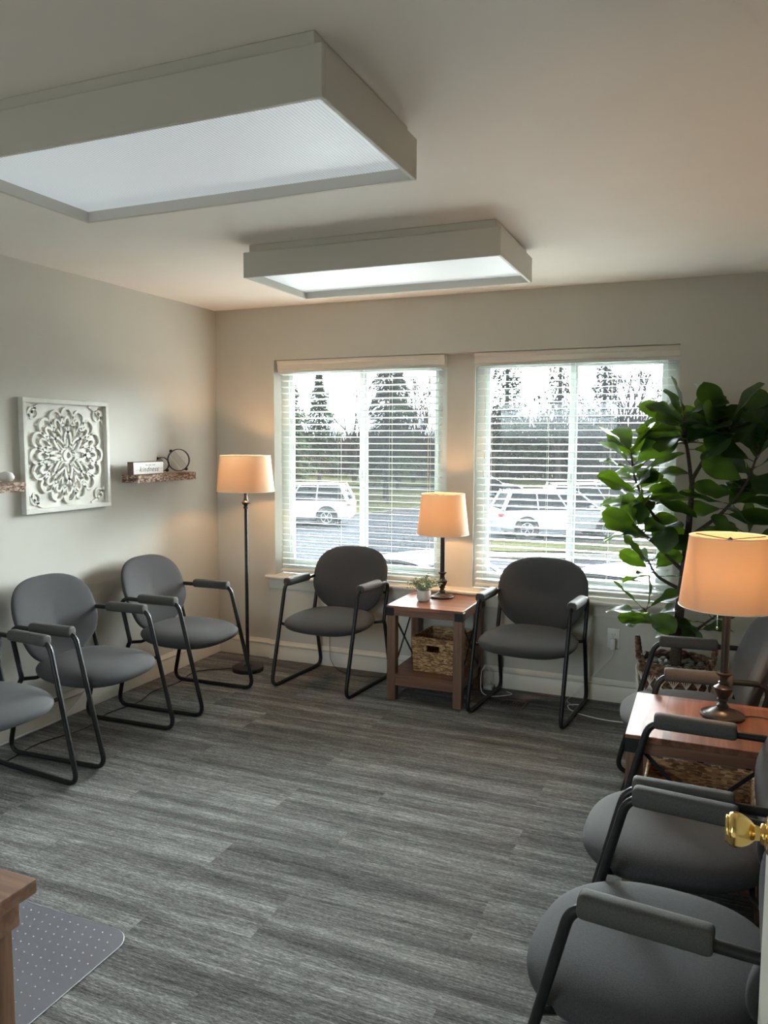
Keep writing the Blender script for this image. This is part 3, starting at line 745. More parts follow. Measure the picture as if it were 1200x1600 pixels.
# ------------------------------------------------------------------ floating woven shelves and what stands on them
def woven_shelf(y0, y1, label):
    root = empty('floating_shelf', (0, (y0+y1)/2, 1.278), 0, label, 'shelf', 'woven floating shelves on the left wall')
    l = (y1-y0)/2; D = 0.122; Hh = 0.047
    mb = MB(); nl = 70
    vs = []; fs = []; rr = random.Random(int(abs(y0)*100))
    nz = 6
    path = [(0.0005, -l)]+[(D*k/10, -l) for k in range(1, 10)]+[(D, -l+2*l*k/nl) for k in range(nl+1)]+[(D*k/10, l) for k in range(9, 0, -1)]+[(0.0005, l)]
    n = len(path)
    for i, (px, py) in enumerate(path):
        for j in range(nz+1):
            amp = 0.0035*rr.uniform(-.6, 1)*(1 if 0 < j < nz else .3)
            nx, ny = (1, 0) if abs(py) < l-.001 else (0, math.copysign(1, py))
            vs.append((px+nx*amp if i not in (0, n-1) else px, py+ny*amp, Hh*j/nz))
    for i in range(n-1):
        for j in range(nz): fs.append((i*(nz+1)+j, (i+1)*(nz+1)+j, (i+1)*(nz+1)+j+1, i*(nz+1)+j+1))
    mb.add(vs, fs); obj('woven_edge', mb, 'bark', root, 40)
    obj('board', MB().box(0.0005, D-.002, -l+.002, l-.002, 0.002, Hh-.001), 'bark_top', root)
    return root
woven_shelf(-0.985, -0.42, 'woven floating shelf on the left wall near the corner, holding the box sign and rings')
woven_shelf(-2.38, -1.815, 'woven floating shelf cut off at the left edge, left of the carved panel')
SZ = 1.3255
sg = empty('box_sign', (0.085, -0.868, SZ), math.radians(0), 'small brown box sign with white face reading kindness, on the woven shelf', 'sign')
obj('box', MB().box(-.022, .020, -.140, .140, 0, .078, .001, 1), 'sign_wood', sg)
obj('face', MB().box(.0195, .0215, -.136, .136, .004, .074), 'sign_white', sg)
def text_mesh(name, body, size, mtx, m, parent, shear=0.0):
    cu = bpy.data.curves.new(name, 'FONT'); cu.body = body; cu.size = size; cu.extrude = 0.0004; cu.shear = shear
    cu.align_x = 'CENTER'; cu.align_y = 'CENTER'; cu.space_character = 1.15
    t = bpy.data.objects.new(name, cu); col.objects.link(t)
    dg = bpy.context.evaluated_depsgraph_get(); me = bpy.data.meshes.new_from_object(t.evaluated_get(dg))
    bpy.data.objects.remove(t); me.transform(mtx); me.materials.clear(); me.materials.append(M[m])
    o = bpy.data.objects.new(name, me); col.objects.link(o); o.parent = parent; return o
# text plane: +x normal, reading along +y
TM = Matrix(((0, 0, 1, 0.0218), (1, 0, 0, 0), (0, 1, 0, 0.032), (0, 0, 0, 1)))
text_mesh('lettering', 'kindness', 0.044, TM, 'ink', sg, 0.35)
ln = MB()
ln.tube(spline([(.022, -.120, .026), (.022, -.10, .029), (.022, -.085, .027), (.022, -.072, .030)]), .0006, 4).tube(spline([(.022, .074, .034), (.022, .095, .036), (.022, .115, .035), (.022, .128, .037)]), .0006, 4)
for k in range(13):
    if k not in (3, 8): ln.box(.0215, .0222, -.030+k*.007, -.0255+k*.007, .0555, .0595)
obj('flourish', ln, 'ink', sg)
rg = empty('linked_rings', (0.060, -0.565, SZ), math.radians(-36), 'black metal linked rings sculpture strung with wires, on the woven shelf beside the box sign', 'sculpture')
def ring(cy, cz, r, tiltd, strings):
    m_ = MB(); n = 40
    vs = []; fs = []
    pts = [(0.012*math.sin(k*0.9)*.1, cy+r*math.cos(2*PI*k/n), cz+r*math.sin(2*PI*k/n)) for k in range(n)]
    for px, wv in ((-.009, 0), (.009, 0)):
        for k in range(n):
            a_ = 2*PI*k/n; vs.append((px, cy+r*math.cos(a_), cz+r*math.sin(a_))); vs.append((px, cy+(r-.0045)*math.cos(a_), cz+(r-.0045)*math.sin(a_)))
    for k in range(n):
        k2 = (k+1) % n; a0, a1, b0, b1 = 2*k, 2*k2, 2*n+2*k, 2*n+2*k2
        fs += [(a0, a1, b1, b0), (a0+1, b0+1, b1+1, a1+1), (a0, a0+1, a1+1, a1), (b0, b1, b1+1, b0+1)]
    m_.add(vs, fs)
    ro = obj('ring', m_, 'iron', rg)
    s_ = MB(); d = Vector((math.cos(math.radians(-50)), math.sin(math.radians(-50)))); nn = Vector((-d.y, d.x))
    for q in range(strings):
        o_ = (q-(strings-1)/2)*.0085; hl = math.sqrt(max(r*r-o_*o_, 0))*.98; c = Vector((cy, cz))+nn*o_
        s_.tube([(0, *(c-d*hl)), (0, *(c+d*hl))], .0009, 4)
    for e_ in (-1, 1):
        c = Vector((cy, cz))+d*(r+.004)*e_
        s_.lathe([(.0001, .008), (.010, .006), (.010, -.006), (.0001, -.008)], (0, c.x, c.y), 10, 'X')
    obj('strings', s_, 'iron', ro)
ring(0.030, 0.080, 0.072, 0, 5)
ring(-0.078, 0.054, 0.046, 0, 5)
st = obj('white_stone', MB().lathe([(.0001, 0), (.022, .003), (.036, .016), (.038, .028), (.028, .045), (.012, .052), (.0001, .053)], n=24), 'ceramic', None, 180, (0.072, -1.885, SZ))
tag(st, 'round white ornament on the cut-off shelf at the left edge', 'ornament')

# ------------------------------------------------------------------ outlets, plugs, cords
def outlet(x, label):
    root = empty('wall_outlet', (x, -0.018, 0.382), 0, label, 'outlet')
    obj('cover_plate', MB().box(-.035, .035, -.006, 0, -.057, .057, .002, 2), 'plastic_white', root)
    for zz in (.0195, -.0195):
        so = obj('receptacle', MB().lathe([(.0165, 0), (.0165, -.008), (.015, -.0085)], (0, 0, zz), 20, 'Y'), 'plastic_white', root)
        s_ = MB().box(-.0075, -.0055, -.0092, -.0082, zz+.001, zz+.009).box(.0055, .0075, -.0092, -.0082, zz+.002, zz+.008)
        s_.lathe([(.0022, -.0082), (.0022, -.0092)], (0, 0, zz-.006), 8, 'Y'); obj('slots', s_, 'slot', so)
    return root
outlet(2.775, 'white wall outlet with an adapter plugged in, under the right window')
outlet(0.905, 'white wall outlet with a black plug, seen through the chair at the left window')
ad = obj('power_adapter', MB().box(-.014, .014, -.040, 0, -.032, .030, .004, 2), 'plastic_white', None, 35, (2.775, -0.0275, 0.355))
tag(ad, 'white power adapter plugged into the outlet under the right window', 'adapter')
def cord(name, pts, r, m, label, sub=8, parent=None):
    if parent:
        pts = [Vector(q)-parent.location for q in pts]
        return obj('power_cord', MB().tube(spline(pts, sub), r, 6), m, parent)
    o = obj(name, MB().tube(spline(pts, sub), r, 6), m); return tag(o, label, 'cord')
cord('charger_cord', [(2.775, -.045, .322), (2.765, -.05, .27), (2.70, -.055, .19), (2.62, -.06, .10), (2.56, -.07, .03), (2.53, -.12, .004), (2.58, -.20, .003)], .0013, 'plastic_white', '', parent=ad)
cord('floor_cable', [(2.62, -.16, .0035), (2.55, -.20, .0035), (2.60, -.30, .0035), (2.75, -.36, .0035), (2.90, -.36, .0035), (3.0, -.32, .0035), (3.1, -.40, .0035), (3.3, -.42, .0035)], .003, 'plastic_white', 'white cable lying on the carpet between the right window chair and the planter')
pl = obj('lamp_plug', MB().box(-.012, .012, -.03, 0, -.012, .012, .004, 2), 'plastic_black', None, 35, (0.905, -0.0275, 0.4015))
tag(pl, 'black plug in the outlet behind the left window chair', 'plug')
cord('lamp_cord', [(0.905, -.055, .395), (0.915, -.09, .37), (0.93, -.07, .25), (0.93, -.06, .12), (0.95, -.08, .05), (1.05, -.13, .004), (1.25, -.16, .003), (1.5, -.06, .003), (1.74, -.045, .005)], .002, 'plastic_black', 'black cord dropping from the outlet behind the left window chair', parent=pl)
cord('table_lamp_cord', [(1.80, -.10, .578), (1.82, -.05, .576), (1.83, -.035, .55), (1.82, -.035, .45), (1.80, -.035, .36), (1.79, -.035, .25), (1.80, -.035, .1), (1.86, -.04, .004)], .002, 'plastic_black', '', parent=tl1)
cord('side_lamp_cord', [(3.40, -1.76, .5755), (3.44, -1.74, .5755), (3.49, -1.76, .5755), (3.52, -1.82, .56), (3.53, -1.84, .3), (3.54, -1.84, .004)], .002, 'plastic_black', '', parent=tl2)
cord('floor_lamp_cord', [(.35, -.37, .008), (.28, -.40, .004), (.16, -.52, .004), (.20, -.75, .004), (.17, -.95, .004), (.22, -1.15, .004), (.19, -1.38, .004), (.24, -1.6, .004), (.18, -1.85, .004), (.21, -2.1, .004), (.17, -2.5, .004)], .0032, 'plastic_black', '', parent=fl)
cord('wall_cable', [(.024, -1.32, .14), (.026, -1.38, .10), (.028, -1.46, .05), (.026, -1.55, .010), (.024, -1.8, .006), (.024, -2.2, .006), (.024, -2.7, .006)], .0060, 'plastic_white', 'white cable running along the foot of the left wall')
ps = obj('power_brick', MB().box(-.028, .028, -.03, .03, 0, .026, .006, 2), 'plastic_white', None, 35, (2.042, -0.080, 0.0))
tag(ps, 'small white power block on the floor between the basket table and the right window chair', 'power block')
cord('brick_cable', [(2.045, -.08, .027), (2.055, -.09, .10), (2.03, -.12, .15), (1.985+.03, -.16, .12), (2.03, -.20, .02), (2.10, -.22, .004), (2.2, -.14, .004), (2.16, -.10, .004)], .0028, 'plastic_white', '', parent=ps)
# floor register
rgst = empty('floor_register', (2.165, -0.300, 0), math.radians(-1), 'brown metal floor vent on the carpet under the right window chair', 'vent')
f = MB()
for a_ in ((-.16, .16, -.062, -.045), (-.16, .16, .045, .062), (-.16, -.07, -.045, .045), (.145, .16, -.045, .045)): f.box(*a_, 0, .006, .001, 1)
M['register'] = noisy('brown_register', (0.07, 0.045, 0.032), (0.10, 0.065, 0.045), 30, 0.5)
obj('frame', f, 'register', rgst)
f = MB()
for k in range(13): f.box(-.068+k*.0165, -.060+k*.0165, -.044, .044, .0005, .0045)
obj('louvres', f, 'iron', rgst)

# ------------------------------------------------------------------ planter with pebbles and fig
PC = Vector((3.135, -0.50, 0))
pb = empty('woven_planter', PC, 0, 'large round brown wicker planter with white macrame cords, behind the right-hand chair', 'planter')
def wick(r0, r1, h_, amp, rows=34, cs=96):
    mb = MB(); vs = []; fs = []
    for i in range(rows*2+1):
        t = i/(rows*2); r = r0+(r1-r0)*t+0.012*math.sin(t*PI)
        for k in range(cs):
            a_ = 2*PI*k/cs; d = amp*(0.5+0.5*math.cos(i*PI))*(0.5+0.5*math.cos(k*PI*.5+(i//2)*PI)); vs.append(((r+d)*math.cos(a_), (r+d)*math.sin(a_), h_*t))
    for i in range(rows*2):
        for k in range(cs): k2 = (k+1) % cs; fs.append((i*cs+k, i*cs+k2, (i+1)*cs+k2, (i+1)*cs+k))
    return mb.add(vs, fs)
PH = 0.41
obj('wicker_wall', wick(.135, .172, PH, .005), 'wicker', pb, 60, fix=False)
rim = MB()
for s_ in range(2):
    rim.tube([((.172+.009*math.cos(k*PI/6+s_*PI))*math.cos(2*PI*k/120), (.172+.009*math.cos(k*PI/6+s_*PI))*math.sin(2*PI*k/120), PH+.004+.009*math.sin(k*PI/6+s_*PI)) for k in range(120)], .0085, 7, True)
obj('braided_rim', rim, 'wicker', pb)
obj('soil', MB().lathe([(.0001, PH-.028), (.160, PH-.030)], n=32), 'soil', pb)
mc = MB(); nst = 20
for tier in range(4):
    z0_, z1_ = 0.37-tier*.095, 0.275-tier*.095
    rr0 = .135+.037*z0_/PH+.026; rr1 = .135+.037*z1_/PH+.028
    zc = (z0_+z1_)/2; rc = (rr0+rr1)/2+.001
    for k in range(nst):
        a0 = 2*PI*(k+.5*(tier % 2))/nst; da = PI/nst
        for q in (-1, -.5, 0, .5, 1):
            mc.tube([(rr0*math.cos(a0+q*da), rr0*math.sin(a0+q*da), z0_), (rc*math.cos(a0), rc*math.sin(a0), zc), (rr1*math.cos(a0-q*da), rr1*math.sin(a0-q*da), z1_)], .0018, 5)
obj('macrame_cords', mc, 'cord_string', pb)
for sx in (-1, 1):
    hd = MB()
    arc = [(sx*(.178+.012*math.sin(t*PI)), -.055+.11*t-.0, PH+.01+.10*math.sin(t*PI)) for t in [k/24 for k in range(25)]]
    hd.tube(arc, [.011+.0028*(k % 2) for k in range(25)], 8); obj('handle', hd, 'wicker', pb)
rnd = random.Random(11)
pebm = []
for v in range(3):
    m_ = MB(); vs = []; fs = []; n, k_ = 8, 12
    a1, b1_, c1 = [(.021, .016, .011), (.017, .015, .010), (.024, .014, .012)][v]
    m_.lathe([(max(math.sin(PI*i/n), 1e-4)*1.0, -math.cos(PI*i/n)) for i in range(n+1)], n=k_)
    m_.v = [(x*a1*(1+.12*math.sin(3*z)), y*b1_, z*c1) for x, y, z in m_.v]; pebm.append(m_)
first = []
placed = []
tries = 0
while len(placed) < 46 and tries < 5000:
    tries += 1
    r = .150*math.sqrt(rnd.random()); a_ = rnd.uniform(0, 2*PI); p = Vector((r*math.cos(a_), r*math.sin(a_)))
    if r < .045 or any((p-q).length < .031 for q in placed): continue
    if r > .143: continue
    placed.append(p)
for i, p in enumerate(placed):
    if i < 3: o = obj('pebble', pebm[i], 'pebble', None, 180); first.append(o)
    else: o = first[i % 3].copy(); col.objects.link(o)
    o.location = (PC.x+p.x, PC.y+p.y, PH-.0195+rnd.uniform(-.001, .002)); o.rotation_euler = (0, 0, rnd.uniform(0, 6))
    tag(o, 'grey river pebble on the soil of the wicker planter', 'pebble', 'pebbles in the wicker planter')
# the fig tree
fig = empty('fiddle_leaf_fig', (PC.x, PC.y, PH-.028), 0, 'tall fiddle-leaf fig with large glossy leaves in the wicker planter', 'plant')
FO = Vector((PC.x, PC.y, PH-.028))
rnd = random.Random(5)
trunk = MB(); tw = lambda *p: Vector(p)-FO
t1 = spline([tw(3.135, -.50, PH-.03), tw(3.14, -.49, .60), tw(3.155, -.47, .85), tw(3.17, -.46, 1.10), tw(3.18, -.46, 1.35)], 6)
trunk.tube(t1, [.030-.018*i/(len(t1)-1) for i in range(len(t1))], 10)
tips = []
def branch(pts, r0=.011, r1=.004):
    p = spline([tw(*q) for q in pts], 6); trunk.tube(p, [r0+(r1-r0)*i/(len(p)-1) for i in range(len(p))], 7); return p
BR = [
 [(3.17, -.46, 1.00), (3.05, -.46, 1.10), (2.96, -.47, 1.22), (2.90, -.48, 1.36), (2.88, -.48, 1.50)],
 [(3.18, -.46, 1.30), (3.15, -.47, 1.50), (3.12, -.46, 1.60), (3.13, -.46, 1.67)],
 [(3.18, -.46, 1.35), (3.27, -.45, 1.52), (3.33, -.45, 1.58), (3.34, -.44, 1.64)],
 [(3.17, -.46, 1.05), (3.32, -.46, 1.18), (3.43, -.46, 1.34), (3.48, -.46, 1.52)],
 [(3.15, -.47, .88), (3.05, -.50, .98), (2.97, -.53, 1.06), (2.90, -.55, 1.12)],
 [(3.15, -.47, .80), (3.28, -.42, .90), (3.40, -.42, 1.0), (3.47, -.42, 1.08)],
 [(3.14, -.48, .52), (3.03, -.50, .60), (2.97, -.52, .68)],
 [(3.14, -.48, .50), (3.24, -.42, .58), (3.32, -.36, .64)],
 [(3.15, -.47, .78), (3.03, -.45, .84), (2.98, -.44, .92)],
]
leafmb = MB(); leafmb.uv = []
def leaf(p, d, up, Ln, Wd, curl, fold):
    d = d.normalized(); side = d.cross(up); side = side.normalized() if side.length > 1e-3 else d.orthogonal().normalized(); up = side.cross(d).normalized()
    nu, nv = 9, 16; vs = []; fs = []; ph = rnd.uniform(0, 6)
    for j in range(nv+1):
        v = j/nv
        wv = (math.sin(PI*min(v, 1)**1.15)**0.60)*(0.50+0.60*v) if 0 < v < 1 else 0.02
        wv *= (1-.10*math.exp(-((v-.36)/.12)**2))
        for i in range(nu):
            u = -1+2*i/(nu-1)
            x = u*wv*Wd/2
            z = fold*abs(u)*wv*Wd/2*1.0 + curl*Ln*(v**2)*-1 + 0.009*math.sin(v*11+ph+u*1.5)*abs(u)**1.5*wv
            vs.append(p+d*(v*Ln*(1-.1*abs(curl)))+side*x+up*z); leafmb.uv.append(((u+1)/2, v))
    for j in range(nv):
        for i in range(nu-1): fs.append((j*nu+i, j*nu+i+1, (j+1)*nu+i+1, (j+1)*nu+i))
    leafmb.add(vs, fs)
LIM = [(2.66, 3.60), (-.86, -.06)]
def put_leaves(path, n, f0, Ls):
    for k in range(n):
        t = f0+(1-f0)*(k+rnd.uniform(.1, .9))/n; i = min(int(t*(len(path)-1)), len(path)-2); p = path[i]; d = (path[i+1]-path[i]).normalized()
        for att in range(30):
            az = k*2.4+rnd.uniform(-.5, .5)+att*.7; el = rnd.uniform(-.15, .55)+(.5 if t > .85 else 0)
            dd = Vector((math.cos(az)*math.cos(el), math.sin(az)*math.cos(el)*.8, math.sin(el)))
            Ln = rnd.uniform(*Ls); tip = p+FO+dd*(Ln+.04)
            if LIM[0][0] < tip.x < LIM[0][1] and LIM[1][0] < tip.y < LIM[1][1] and .5 < tip.z < 1.84:
                c_ = p+FO+dd*.15
                break
        pet = p+dd*.035
        trunk.tube([p, pet], .0022, 5)
        upv = Vector((rnd.uniform(-.5, .5), rnd.uniform(-.9, .2), rnd.uniform(.25, 1)))
        leaf(pet, dd, upv, Ln, Ln*rnd.uniform(.60, .78), rnd.uniform(-.05, .28), rnd.uniform(.05, .35))
for i, pts in enumerate(BR):
    path = branch(pts)
    n = [28, 24, 26, 24, 20, 10, 14, 8, 10][i]
    put_leaves(path, n, [.45, .35, .35, .35, .5, .5, .35, .4, .5][i], [(.17, .25), (.19, .27), (.19, .27), (.19, .27), (.16, .23), (.14, .2), (.15, .21), (.12, .17), (.13, .18)][i])
obj('trunk', trunk, 'trunk', fig, 60)
obj('foliage', leafmb, 'leaf', fig, 180, fix=False)

# ------------------------------------------------------------------ door, knob
dr = struct('door_1', MB().box(3.366, 3.401, -4.17, -3.352, 0.012, 2.04, .002, 1), 'door')
pm = MB()
for z0_, z1_ in ((.22, .80), (1.02, 1.55), (1.62, 1.9)):
    for y0_, y1_ in ((-4.06, -3.81), (-3.72, -3.47)): pm.box(3.357, 3.3625, y0_, y1_, z0_, z1_, .004, 2)
kp = spline([(.0225, -.069, 0), (.0262, -.067, 0), (.0284, -.062, 0), (.0286, -.055, 0), (.0272, -.048, 0), (.0243, -.041, 0), (.0200, -.034, 0), (.0155, -.029, 0), (.0128, -.026, 0), (.0120, -.021, 0)], 6)
KS = .88
kb = MB().lathe([(r_*.93, z_*KS) for r_, z_ in [(.0001, -.0745), (.020, -.0735), (.0222, -.072), (.0225, -.070)]+[(q.x, q.y) for q in kp]+[(.0120, -.018), (.0160, -.0165), (.0175, -.014), (.0175, -.010), (.022, -.0095), (.029, -.007), (.0325, -.003), (.033, 0)]], (3.366, -3.420, 0.937), 64, 'X')
k_ = obj('door_knob', kb, 'brass', dr, 50); k_['label'] = 'polished brass knob'
kb = MB().lathe([(.033, 0), (.033, .003), (.030, .008), (.0175, .010), (.0125, .02), (.0165, .031), (.0275, .054), (.028, .062), (.02, .072), (.0001, .074)], (3.401, -3.420, 0.937), 32, 'X')
obj('door_knob', kb, 'brass', dr)
obj('latch_plate', MB().box(3.372, 3.395, -3.3535, -3.3505, .905, .965, .0005, 1), 'brass', dr)

# ------------------------------------------------------------------ desk and floor mat
dk = empty('desk', (1.62, -4.15, 0), 0, 'brown wooden desk corner at the lower left, next to the clear floor mat', 'desk')
def dbox(mb, x0, x1, y0, y1, z0, z1, b_=.003): return mb.box(x0-1.62, x1-1.62, y0+4.15, y1+4.15, z0, z1, b_, 2)
obj('desktop', dbox(MB(), 1.10, 2.168, -4.62, -3.708, .722, .75, .005), 'desk_top', dk)
a = MB(); dbox(a, 1.13, 2.147, -4.60, -3.731, .668, .722, .002); obj('moulding', a, 'desk_top', dk)
for sx in (0, 1):
    for sy in (0, 1):
        x = (1.14, 2.082)[sx]; y = (-4.59, -3.800)[sy]; dz = dbox(MB(), x, x+.058, y, y+.058, 0, .668, .003); obj('leg', dz, 'desk_leg', dk)
obj('side_panel', dbox(MB(), 2.115, 2.130, -4.532, -3.80, .06, .668, .001), 'desk_leg', dk)
# clear mat with studs
mx0, mx1, my0, my1, mr = 0.70, 1.662, -4.55, -2.885, .07
poly = []
for cx_, cy_, a0 in ((mx1-mr, my1-mr, 0), (mx0+mr, my1-mr, PI/2), (mx0+mr, my0+mr, PI), (mx1-mr, my0+mr, 1.5*PI)):
    for k in range(7): a_ = a0+PI/2*k/6; poly.append((cx_+mr*math.cos(a_), cy_+mr*math.sin(a_)))
fm = empty('floor_mat', ((mx0+mx1)/2, (my0+my1)/2, 0), 0, 'clear plastic chair mat with studs on the carpet by the desk', 'mat')
fc = Vector(((mx0+mx1)/2, (my0+my1)/2))
obj('sheet', MB().prism([(a_-fc.x, b_-fc.y) for a_, b_ in poly], .004, .0065), 'mat_clear', fm)
M['mat_edge'] = mat('mat_edge', (0.55, 0.57, 0.6), 0.25)
obj('rolled_edge', MB().tube([(a_-fc.x, b_-fc.y,   .0050) for a_, b_ in poly], .0014, 6, True), 'mat_edge', fm)
sd = MB(); k = 0
M['stud'] = mat('clear_stud', (0.72, 0.74, 0.78), 0.2)
y = my1-.03; row = 0
while y > -4.2:
    x = mx1-.03-(.0165 if row % 2 else 0)
    while x > mx0+.1:
        if not (x > mx1-.05 and y > my1-.05): sd.lathe([(.0022, .0062), (.0018, .0074), (.0001, .0078)], (x-fc.x, y-fc.y, 0), 5)
        x -= .033
    y -= .033; row += 1
o = obj('studs', sd, 'stud', fm, fix=False); o['kind'] = 'stuff'

# ------------------------------------------------------------------ outdoors
G = -1.8
M['asphalt'] = noisy('asphalt', (0.020, 0.022, 0.026), (0.025, 0.027, 0.032), 2.5, 0.8, spec=0.0)
M['grass'] = noisy('winter_grass', (0.020, 0.022, 0.009), (0.028, 0.027, 0.013), 0.9, 0.95, spec=0.0)
M['concrete'] = noisy('concrete', (0.05, 0.049, 0.046), (0.06, 0.058, 0.055), 2, 0.8, spec=0.0)
M['bark_out'] = noisy('winter_bark', (0.018, 0.016, 0.014), (0.032, 0.028, 0.025), 3, 0.9, spec=0.0)
M['needles'] = noisy('evergreen_needles', (0.010, 0.017, 0.008), (0.022, 0.032, 0.016), 2, 0.9, spec=0.0)
M['brush'] = noisy('winter_brush', (0.018, 0.014, 0.012), (0.036, 0.029, 0.025), 1.5, 0.9, spec=0.0)
M['car_white'] = mat('white_car_paint', (0.22, 0.225, 0.23), 0.3, coat=0.1)
M['car_dark'] = mat('dark_car_paint', (0.004, 0.0045, 0.006), 0.3, spec=0.1)
M['car_blue'] = mat('blue_car_paint', (0.006, 0.008, 0.03), 0.3, spec=0.1)
M['car_glass'] = mat('car_glass', (0.004, 0.006, 0.008), 0.08, spec=0.12)
M['tyre'] = mat('tyre_rubber', (0.012, 0.012, 0.013), 0.8)
M['alloy'] = mat('alloy_wheel', (0.25, 0.25, 0.26), 0.35, 0.6)
M['tail_red'] = mat('red_lens', (0.25, 0.02, 0.015), 0.3)
M['head_lens'] = mat('clear_lens', (0.3, 0.3, 0.32), 0.2)
def stag(o): o['kind'] = 'structure'; return o
stag(obj('trim_parking_lot', MB().box(-70, 40, .6, 90, G-.3, G), 'asphalt')).name = 'parking_lot'
def lawn(name, poly):
    return stag(obj(name, MB().prism(poly, G, G+.10), 'grass'))
lawn('lawn_strip', [(-3.4, 17.4), (7.5, 21.5), (7.0, 23.6), (-3.9, 19.6)])
lawn('lawn_far', [(-6.0, 50), (25, 60), (25, 88), (-60, 88), (-60, 46), (-26, 46)])
lawn('lawn_side', [(-9.3, 32.0), (-11.6, 24.2), (-22, 24.2), (-30, 44), (-12.5, 44)])
M['bounce_paving'] = noisy('pale_bounce_paving', (0.56, 0.53, 0.49), (0.64, 0.61, 0.57), 3, 0.9, spec=0.0)
stag(obj('bounce_slab', MB().box(-14, 12, .3, 13.6, G, G+.02), 'bounce_paving'))  # added out of view, pale so it bounces daylight up to the ceiling
stag(obj('kerb', MB().prism([(-9.25, 32.0), (-11.55, 24.1), (-22, 24.0), (-22, 23.85), (-11.4, 23.9), (-9.05, 32.0)], G, G+.15), 'concrete'))
stag(obj('sidewalk', MB().prism([(-3.5, 16.2), (8, 20.2), (7.9, 21.0), (-3.6, 17.2)], G, G+.08), 'concrete'))
def make_car(label, paint, loc, rz, kind='suv'):
    """forward = +X, origin on the ground in the middle"""
    root = empty('car', loc, rz, label, 'car')
    suv = kind != 'sedan'
    Lh, Wh = (2.35, .93) if suv else (2.4, .90)
    belt = 1.02 if suv else .90; top = 1.66 if suv else 1.42
    zb = .26
    st = [(-Lh, .45, belt-.12, .78), (-Lh+.06, .32, belt-.03, .90), (-Lh+.35, zb, belt, .97), (-1.2, zb, belt, 1.0), (0, zb, belt-.01, 1.0), (1.0, zb, belt-.03, 1.0), (1.25, zb, belt-.06, .99), (Lh-.45, zb, belt-.16, .95), (Lh-.10, .30, belt-.26, .86), (Lh, .42, belt-.38, .76)]
    mb = MB(); vs = []; fs = []; K = 10
    for x, z0_, z1_, wf in st:
        w_ = Wh*wf; zm = z0_+(z1_-z0_)*.55
        sec = [(-w_*.90, z0_), (-w_*.985, z0_+.1), (-w_, zm), (-w_*.97, z1_-.05), (-w_*.86, z1_), (w_*.86, z1_), (w_*.97, z1_-.05), (w_, zm), (w_*.985, z0_+.1), (w_*.90, z0_)]
        vs += [(x, a, b) for a, b in sec]
    for i in range(len(st)-1):
        for k in range(K): k2 = (k+1) % K; fs.append((i*K+k, i*K+k2, (i+1)*K+k2, (i+1)*K+k))
    fs += [tuple(range(K)), tuple((len(st)-1)*K+k for k in range(K-1, -1, -1))]
    mb.add(vs, fs); obj('body', mb, paint, root, 30)
    if suv: xb0, xb1, xt0, xt1 = -Lh+.12, 1.18, -Lh+.42, .42
    else: xb0, xb1, xt0, xt1 = -1.75, 1.05, -1.05, .25
    wb, wt = Wh*.90, Wh*.70
    gv = [(xb0, -wb, belt-.02), (xb1, -wb, belt-.05), (xb1, wb, belt-.05), (xb0, wb, belt-.02), (xt0, -wt, top-.05), (xt1, -wt, top-.05), (xt1, wt, top-.05), (xt0, wt, top-.05)]
    obj('windows', MB().add(gv, [(0, 1, 5, 4), (1, 2, 6, 5), (2, 3, 7, 6), (3, 0, 4, 7), (0, 3, 2, 1), (4, 5, 6, 7)]), 'car_glass', root)
    rf = MB(); nr = 7; vs = []; fs = []
    for i in range(nr):
        t = i/(nr-1); x = xt0-.05+(xt1+.08-xt0)*t; cz = top-.055+.055*math.sin(PI*(.15+.7*t))
        for k in range(7):
            q = -1+2*k/6; vs.append((x, q*(wt+.015), cz-.05*abs(q)**3)); 
    for i in range(nr-1):
        for k in range(6): fs.append((i*7+k, i*7+k+1, (i+1)*7+k+1, (i+1)*7+k))
    rf.add(vs, fs); n0 = len(rf.v); rf.add([(a, b, c-.035) for a, b, c in vs], fs)
    obj('roof', rf, paint, root, 40, fix=False)
    pil = MB()
    for s_ in (-1, 1):
        pil.tube([(xb1+.02, s_*wb, belt-.05), (xt1, s_*wt, top-.06)], .035, 6); pil.tube([(xb0-.0, s_*wb, belt-.02), (xt0, s_*wt, top-.06)], .07, 6)
        for f_ in (.36, .66):
            xa = xb0+(xb1-xb0)*f_; xt = xt0+(xt1-xt0)*(f_+.02); pil.tube([(xa, s_*(wb+.004), belt), (xt, s_*(wt+.004), top-.06)], .028, 5)
    obj('pillars', pil, paint, root)
    for s_ in (-1, 1):
        for x in (-1.42, 1.42):
            wh = obj('wheel', MB().lathe([(.36*.62, -.10), (.34, -.11), (.36, -.08), (.36, .08), (.34, .11), (.36*.62, .10)], (x, s_*(Wh-.07), .36), 24, 'Y'), 'tyre', root)
            rm = MB(); yy = s_*(Wh+.035)
            rm.lathe([(.225, -.01), (.225, .012), (.20, .012), (.20, -.01)], (x, yy, .36), 24, 'Y', True)
            for k in range(6):
                a_ = 2*PI*k/6; rm.tube([(x, yy, .36), (x+.21*math.cos(a_), yy, .36+.21*math.sin(a_))], .022, 5)
            rm.lathe([(.0001, -.012), (.045, -.012), (.045, .014), (.0001, .014)], (x, yy, .36), 12, 'Y'); obj('rim', rm, 'alloy', wh)
            obj('wheel_arch', MB().lathe([(.36, -.012), (.43, -.012), (.43, .012), (.36, .012)], (x, s_*(Wh-.005), .37), 24, 'Y', True), 'tyre', root)
